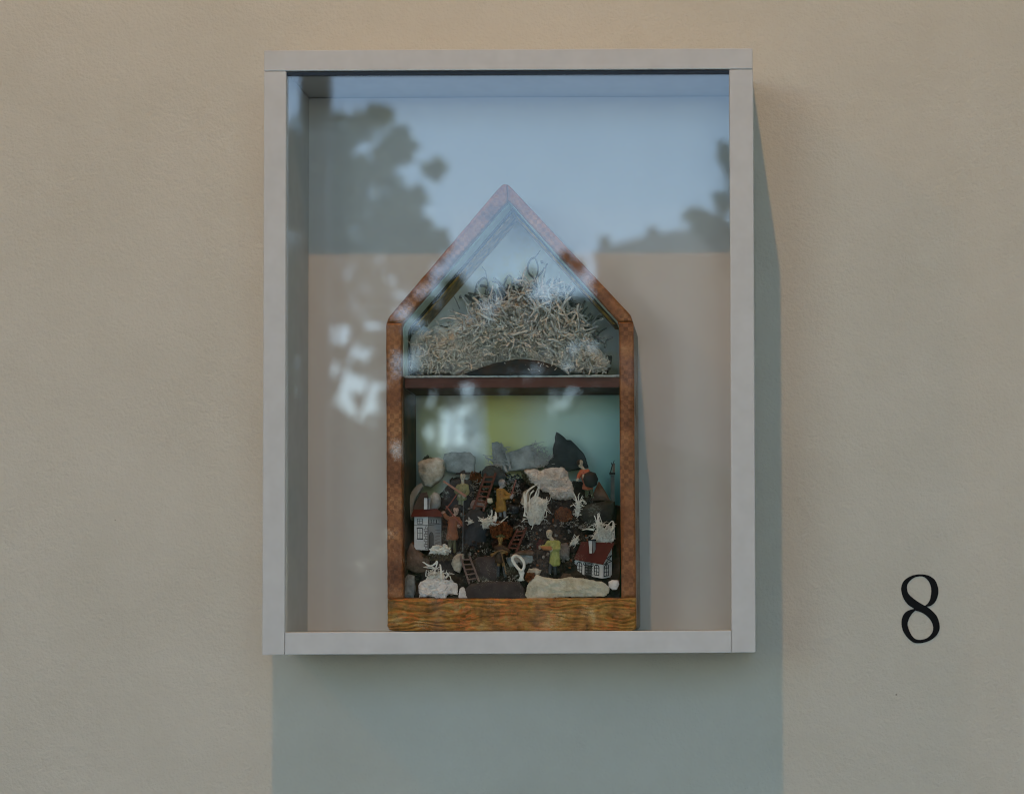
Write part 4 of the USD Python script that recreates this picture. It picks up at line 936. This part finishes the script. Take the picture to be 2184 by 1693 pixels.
for k in range(6):
    a = 0.4 + 0.2 * (k % 2); b = 0.32 + 0.12 * k
    h2.part('carving', strip([wf2(a, b), wf2(a + 0.06, b - 0.05), wf2(a + 0.02, b - 0.1)], 0.0005, wf2.n + 1e-6), shadew, parent=dp)
for sgn, a in ((-1, 0.36), (1, 0.63)):
    h2.part('scroll', strip([wf2(a + 0.035 * sgn * math.cos(k), 0.13 + 0.1 * math.sin(k)) for k in np.linspace(0, 5.6, 10)], 0.0008, wf2.n), inkm)
ink_line(h2, 'lintel', wf2, [(0.37, 0.03), (0.62, 0.03)], 0.0009)
ink_line(h2, 'lintel', wf2, [(0.40, 0.12), (0.6, 0.12)], 0.0007)
gb = WallPlane(B_t + (AP_ - B_t) * 0.0, C_t, B_t, C_t)
gp = lambda a, b: B_t * (1 - a) + C_t * a + (AP_ - C_t) * b
gn = ws2.n
h2.part('timber', strip([gp(0.05, 0.0), gp(0.98, 0.02)], 0.0008, gn), inkm)
h2.part('timber', strip([gp(0.3, 0.36), gp(0.98, 0.46)], 0.0008, gn), inkm)
h2.part('timber', strip([gp(0.3, 0.05), gp(0.95, 0.42)], 0.0008, gn), inkm)
h2.part('timber', strip([gp(0.4, 0.36), gp(0.9, 0.06)], 0.0008, gn), inkm)

tw = T('miniature_tower', 'thin blue grey miniature tower with dark spiky finial by the right inner wall', 'miniature tower', C(1452, 800, 0.062))
twm = mat('tower_paint', [(0.05, 0.075, 0.08), (0.1, 0.12, 0.12)], 150)
tw.part('shaft', hull([C(x, y, d) for x in (1440, 1466) for y in (665, 850) for d in (0.062, 0.067)]), twm)
tw.part('roof', hull([C(x, y, d) for x in (1432, 1470) for y in (648, 664) for d in (0.061, 0.068)]), inkm)
tw.part('turret', hull([C(x, y, d) for x in (1452, 1468) for y in (590, 647) for d in (0.063, 0.067)]), mat('turret_paint', [(0.16, 0.13, 0.1), (0.22, 0.19, 0.15)], 200))
tw.part('finial', tube([C(1440, 650, 0.0625), C(1450, 605, 0.0625), C(1464, 572, 0.0625)], 4 * S, 2 * S, 5), inkm)
tw.part('finial', tube([C(1448, 600, 0.0625), C(1444, 585, 0.0625)], 3 * S, 2 * S, 5), inkm)

# ------------------------------------------------------------------ ladders
ladm = mat('ladder_red_wood', [(0.075, 0.022, 0.014), (0.13, 0.042, 0.028)], 200, rough=0.7)
ladg = mat('ladder_grey_wood', [(0.11, 0.075, 0.065), (0.17, 0.12, 0.105)], 200, rough=0.7)


def ladder(label, l0, l1, r0, r1, n, y, m, w):
    """l0, l1: bottom and top of the left rail; y: depth at the bottom and the top."""
    pt = lambda p, d: C(p[0], p[1], d)
    L0, L1, R0, R1 = pt(l0, y[0]), pt(l1, y[1]), pt(r0, y[0]), pt(r1, y[1])
    t = T('ladder', label, 'ladder', (L0 + R0) / 2)
    for a, b in ((L0, L1), (R0, R1)):
        t.part('rail', tube([a, (a + b) / 2, b], w * S, w * S, 4), m)
    for k in range(n):
        s = (k + 0.8) / (n + 0.6)
        t.part('rung', tube([L0 + (L1 - L0) * s, R0 + (R1 - R0) * s], w * S * 0.7, w * S * 0.7, 4), m)


ladder('tallest dark red ladder leaning on the dark boulder', (566, 885), (643, 655), (628, 895), (708, 652), 7, (0.044, 0.056), ladm, 8)
ladder('middle red brown ladder leaning beside the tall white lichen', (778, 1150), (848, 1008), (838, 1155), (904, 998), 5, (0.030, 0.038), ladm, 8)
ladder('short greyish ladder at the front left centre', (540, 1358), (482, 1178), (602, 1345), (540, 1180), 5, (0.0175, 0.0245), ladg, 7.5)
one('rod', tube([C(498, 1155, 0.026), C(500, 1000, 0.027), C(502, 835, 0.028)], 2.6 * S, 2.4 * S, 6), mat('grey_rod', [(0.1, 0.11, 0.11), (0.15, 0.155, 0.155)], 100), 'thin grey rod standing upright right of the rust coated figurine', 'rod')

# ------------------------------------------------------------------ figurines
skin = mat('figurine_skin', [(0.40, 0.33, 0.23), (0.47, 0.40, 0.29)], 120, rough=0.55)
skin2 = mat('figurine_pink_skin', [(0.38, 0.25, 0.19), (0.45, 0.31, 0.24)], 120, rough=0.55)
skin3 = mat('figurine_grey_skin', [(0.30, 0.28, 0.26), (0.36, 0.34, 0.32)], 120, rough=0.55)
hairm = mat('figurine_hair', [(0.03, 0.02, 0.015), (0.06, 0.04, 0.03)], 200)
GROUP = None


def figurine(label, y, head, hr, sh, hip, feet, arms, coat, legs, skirt, skinm, hat=None, tw=24, boots=None, hairc=None, sleeve=None, turn=0.0):
    """Picture coordinates of the enlarged scene; arms: [(shoulder, elbow, hand)] with (x, y, depth offset in mm)."""
    q = lambda p: C(p[0], p[1], y + (p[2] / 1000 if len(p) > 2 else 0))
    r = lambda px: px * S
    nk = ((head[0] + sh[0]) / 2, head[1] + hr * 1.15)
    base = ((feet[0][0] + feet[-1][0]) / 2, max(f_[1] for f_ in feet))
    t = T('miner_figurine', label, 'figurine', q(base))
    chin = (head[0] + turn * hr * 0.2, head[1] + hr * 0.45)
    bones = [((q((head[0], head[1] - hr * 0.3)), r(hr * 0.88)), (q((chin[0], chin[1] + hr * 0.2)), r(hr * 0.6))), ((q(chin), r(hr * 0.45)), (q(sh), r(hr * 0.5))),
             ((q((sh[0], sh[1] + tw * 0.55)), r(tw * 0.45)), (q(hip), r(tw * 0.45)))]
    nose = (head[0] + turn * hr * 0.55, head[1] + hr * 0.2, -hr * S * 1000 * 0.95)
    bones.append(((q((head[0] + turn * hr * 0.4, head[1], -hr * S * 700)), r(hr * 0.12)), (q(nose), r(hr * 0.2))))
    for f_ in feet:
        k = ((hip[0] + f_[0]) / 2 + (f_[0] - hip[0]) * 0.2, (hip[1] + f_[1]) / 2)
        bones += [((q((hip[0] + (f_[0] - hip[0]) * 0.4, hip[1])), r(tw * 0.4)), (q(k), r(tw * 0.3))), ((q(k), r(tw * 0.3)), (q(f_), r(tw * 0.22)))]
    for s_, e_, h_ in arms:
        bones += [((q(s_), r(tw * 0.3)), (q(e_), r(tw * 0.25))), ((q(e_), r(tw * 0.25)), (q(h_), r(tw * 0.2)))]
        d = np.array(h_[:2], float) - np.array(e_[:2], float); d /= max(np.linalg.norm(d), 1e-6); pr = np.array([-d[1], d[0]])
        for k, o in enumerate((-0.24, -0.08, 0.08, 0.24)):      # four fingers and a thumb, curled towards what is held
            a = np.array(h_[:2]) + d * tw * 0.16 + pr * tw * o; b = a + d * tw * (0.3 - 0.05 * abs(k - 1.4)); dz = h_[2] if len(h_) > 2 else 0
            bones.append(((q((*a, dz)), r(tw * 0.07)), (q((*b, dz - 0.25)), r(tw * 0.055))))
        a = np.array(h_[:2]) + pr * tw * 0.2; bones.append(((q((*a, dz)), r(tw * 0.07)), (q((*(a + d * tw * 0.18 + pr * tw * 0.16), dz - 0.2)), r(tw * 0.06))))
    t.part('body', limb(bones, 0.0007, 2), skinm, smooth=True)
    # coat: torso and a flared skirt
    hem = [(hip[0] - skirt[1], skirt[0]), (hip[0] + skirt[1], skirt[0])]
    c1 = m3.Manifold.batch_hull([m3.Manifold.sphere(r(a), 12).translate([float(z) for z in q(p)]) for p, a in (((sh[0] - tw * 0.4, sh[1] + tw * 0.42), tw * 0.5), ((sh[0] + tw * 0.4, sh[1] + tw * 0.42), tw * 0.5), (hip, tw * 0.86))])
    c2 = m3.Manifold.batch_hull([m3.Manifold.sphere(r(a), 12).translate([float(z) for z in q(p)]) for p, a in ((hip, tw * 0.84), (hem[0], tw * 0.42), (hem[1], tw * 0.42), ((hip[0], skirt[0], -1.0), tw * 0.5))])
    cc = c1 + c2
    for s_, e_, h_ in arms:
        cc = cc + hullball(q(s_), r(tw * 0.42), q(e_), r(tw * 0.38))
        m_ = [a + (b - a) * 0.72 for a, b in zip((*e_, 0)[:3], (*h_, 0)[:3])]
        if sleeve is None: cc = cc + hullball(q(e_), r(tw * 0.38), q(m_), r(tw * 0.32))
    cc = cc.refine_to_length(0.0008); k = cc.to_mesh()
    cm = trimesh.Trimesh(np.array(k.vert_properties[:, :3]), np.array(k.tri_verts), process=False)
    trimesh.smoothing.filter_taubin(cm, iterations=2)
    cm.vertices += (meshkit.fbm(cm.vertices * 500, 2, 3)[:, None] - 0.5) * 0.0008
    cp = t.part('coat', cm, coat, smooth=True)
    for i in range(3):
        b = q((sh[0] + turn * 3 + 1, sh[1] + tw * (0.5 + 0.65 * i)))
        t.part('button', rock([(0, 0)], 0, 0, 0) if False else trimesh.creation.icosphere(1, 2.2 * S).apply_translation(b + np.array([0, -tw * S * 0.93, 0])), inkm, parent=cp)
    for f_ in feet:
        k = ((hip[0] + f_[0]) / 2 + (f_[0] - hip[0]) * 0.2, (hip[1] + f_[1]) / 2)
        t.part('trouser_leg', limb([((q(k), r(tw * 0.36)), (q((f_[0], f_[1] - tw * 0.3)), r(tw * 0.29)))], 0.0008, 1), legs, smooth=True)
        t.part('shoe', limb([((q(f_), r(tw * 0.28)), (q((f_[0] - 3, f_[1] + 3, -0.9)), r(tw * 0.22)))], 0.0008, 1), boots or inkm, smooth=True)
    hz_ = -hr * S * 1000 * 0.93
    for s_ in (-1, 1):
        t.part('eye', trimesh.creation.icosphere(1, hr * 0.085 * S).apply_translation(q((head[0] + turn * hr * 0.4 + s_ * hr * 0.34, head[1] + hr * 0.0, hz_ * 0.97))), inkm)
    t.part('mouth', tube([q((head[0] + turn * hr * 0.35 - hr * 0.2, head[1] + hr * 0.62, hz_ * 0.72)), q((head[0] + turn * hr * 0.35 + hr * 0.2, head[1] + hr * 0.62, hz_ * 0.72))], hr * 0.07 * S, hr * 0.06 * S, 5), inkb)
    if hairc is not None:
        t.part('hair', limb([((q((head[0] - hr * 0.2, head[1] - hr * 0.25, 0.5)), r(hr * 1.02)), (q((head[0] - turn * hr * 0.6, head[1] + hr * 0.35, 1.2)), r(hr * 0.7)))], 0.0007, 1), hairc, smooth=True)
    if hat is not None:
        hm, brim, crown = hat
        hp_ = t.part('hat', limb([((q((head[0] - brim, head[1] - hr * 1.0)), r(hr * 0.3)), (q((head[0] + brim, head[1] - hr * 1.1)), r(hr * 0.34))), ((q((head[0], head[1] - hr * 1.02, -brim * S * 800)), r(hr * 0.24)), (q((head[0], head[1] - hr * 1.02, brim * S * 800)), r(hr * 0.24)))], 0.0007, 1), hm, smooth=True)
        if crown: t.part('hat_crown', limb([((q((head[0] - hr * 0.3, head[1] - hr * 1.2)), r(hr * 0.55)), (q((head[0] + hr * 0.3, head[1] - hr * (1.1 + crown))), r(hr * 0.5)))], 0.0007, 1), hm, parent=hp_, smooth=True)
    return t


colm = lambda n, a, b: mat(n, [a, b], 220, rough=0.5, bump=0.15, bscale=700, bdist=0.0003)
c_green = colm('coat_pale_green', (0.14, 0.14, 0.055), (0.25, 0.25, 0.12))
c_rust = colm('coat_rust', (0.15, 0.045, 0.016), (0.25, 0.085, 0.03))
c_ochre = colm('coat_ochre', (0.18, 0.085, 0.015), (0.32, 0.17, 0.03))
c_coral = colm('coat_coral', (0.30, 0.075, 0.035), (0.42, 0.12, 0.06))
c_lime = colm('coat_lime', (0.20, 0.21, 0.045), (0.36, 0.37, 0.10))
c_dark = colm('coat_dark_olive', (0.03, 0.016, 0.008), (0.07, 0.035, 0.015))
l_pale = colm('legs_pale_green', (0.16, 0.17, 0.10), (0.24, 0.25, 0.16))
l_grey = colm('legs_grey', (0.12, 0.13, 0.13), (0.2, 0.21, 0.21))
l_dark = colm('legs_dark', (0.02, 0.025, 0.03), (0.05, 0.055, 0.06))
l_olive = colm('legs_olive', (0.05, 0.05, 0.02), (0.09, 0.09, 0.04))
wood1 = mat('pink_wood', [(0.26, 0.12, 0.08), (0.34, 0.17, 0.11)], 150, rough=0.6)
wood2 = mat('red_stick_wood', [(0.17, 0.05, 0.035), (0.24, 0.08, 0.055)], 150, rough=0.6)

figurine('green coated figurine in a broad black hat carrying a pink plank', 0.047, (499, 676), 21, (500, 722), (492, 780), [(478, 858), (497, 862)],
         [((470, 735), (455, 770, -2), (475, 792, -4.5)), ((525, 735), (530, 780, -2), (508, 800, -4))], c_green, l_pale, (815, 20), skin, hat=(inkm, 40, 0.5), tw=30, turn=-0.5)
one('plank', hull([C(a, b, d) for a, b in ((370, 708), (378, 698), (524, 795), (516, 808)) for d in (0.0405, 0.0418)]), wood1, 'pink wooden plank carried by the figurine in the black hat', 'plank')
figurine('rust coated figurine in a dark cap with a stick on the shoulder', 0.030, (455, 893), 21, (440, 930), (432, 1010), [(415, 1150), (447, 1152)],
         [((410, 945), (392, 930, -1), (378, 910, -2)), ((468, 945), (485, 975, -2), (478, 985, -4.2))], c_rust, l_olive, (1065, 24), skin2, hat=(hairm, 22, 0.25), tw=36, turn=0.6, boots=l_olive)
one('stick', tube([C(392, 862, 0.0245), C(440, 925, 0.0238), C(497, 992, 0.0235)], 5.5 * S, 5 * S, 6), wood2, 'red stick lying across the chest of the rust coated figurine', 'stick', smooth=True)
one('stick', tube([C(388, 885, 0.0265), C(425, 840, 0.032), C(462, 785, 0.040)], 4 * S, 3.5 * S, 6), wood2, 'long thin stick rising from the raised hand of the rust coated figurine', 'stick', smooth=True)
figurine('ochre coated grey haired figurine reaching forward with both arms', 0.040, (752, 718), 22, (740, 752), (742, 820), [(738, 935), (768, 940)],
         [((755, 768), (785, 790, -2), (806, 796, -3.5)), ((735, 770), (765, 812, -3), (803, 806, -4))], c_ochre, l_grey, (888, 22), skin3, tw=33, turn=0.7, hairc=mat('grey_hair', [(0.2, 0.2, 0.2), (0.28, 0.28, 0.28)], 200))
one('stick', tube([C(800, 812, 0.0362), C(818, 760, 0.037), C(838, 695, 0.039)], 6 * S, 5 * S, 6), wood2, 'red pole held up by the ochre coated figurine', 'stick', smooth=True)
figurine('coral jacketed figurine bending over a big black sack at the upper right', 0.052, (1248, 592), 21, (1270, 632), (1295, 720), [(1288, 800), (1325, 800)],
         [((1255, 645), (1240, 665, -3), (1232, 690, -6)), ((1295, 640), (1300, 665, -5), (1275, 672, -8))], c_coral, l_olive, (745, 22), skin, tw=34, turn=0.1, boots=l_olive, hairc=hairm)
one('sack', rock([(1262, 690), (1275, 655), (1310, 640), (1345, 652), (1362, 690), (1352, 730), (1320, 748), (1280, 738)], 0.040, 0.012, 61, noise=0.02, boxy=0.5), inkm, 'big round black sack held by the coral jacketed figurine', 'sack', smooth=True)
figurine('lime coated bald figurine holding out a tray at the lower right', 0.0265, (1050, 1040), 24, (1072, 1082), (1085, 1155), [(1052, 1300), (1088, 1305)],
         [((1045, 1095), (1030, 1120, -2.5), (998, 1124, -4.5)), ((1105, 1095), (1108, 1135, -3), (1068, 1142, -5))], c_lime, l_dark, (1230, 20), skin, tw=36, turn=-0.4)
one('tray', hull([C(a, b, d) for a, b, d in ((985, 1117, 0.0205), (1060, 1118, 0.0205), (1000, 1130, 0.0195), (1068, 1140, 0.0195), (1010, 1142, 0.0215), (1055, 1146, 0.0215), (990, 1117, 0.0255), (1065, 1118, 0.0255))]),
    mat('tray_wood', [(0.24, 0.085, 0.02), (0.34, 0.13, 0.035)], 150, rough=0.5), 'orange brown tray held by the lime coated figurine', 'tray')
figurine('dark figurine with ochre sleeves leaning on a pick at the centre front', 0.027, (738, 1078), 20, (735, 1112), (735, 1180), [(722, 1318), (770, 1320)],
         [((710, 1128), (725, 1150, -2), (690, 1172, -3.5)), ((760, 1128), (790, 1150, -1), (752, 1162, -3.5))], c_dark, l_dark, (1215, 20), mat('figurine_ochre_skin', [(0.22, 0.12, 0.03), (0.3, 0.17, 0.05)], 120, rough=0.5), hat=(mat('olive_hat', [(0.05, 0.05, 0.02), (0.09, 0.09, 0.035)], 150), 24, 0.3), tw=32, sleeve=False)
one('pick', cat([tube([C(742, 1150, 0.0225), C(760, 1230, 0.0222), C(775, 1295, 0.022)], 4 * S, 4 * S, 6), tube(spline([C(692, 1178, 0.0222), C(715, 1155, 0.0222), C(745, 1145, 0.0222), C(775, 1152, 0.0222)], 4), [5 * S] * 13, None, 6)]), mat('pick_brown', [(0.15, 0.09, 0.04), (0.22, 0.13, 0.06)], 150), 'brown pick propped under the hands of the dark figurine', 'pick', smooth=True)
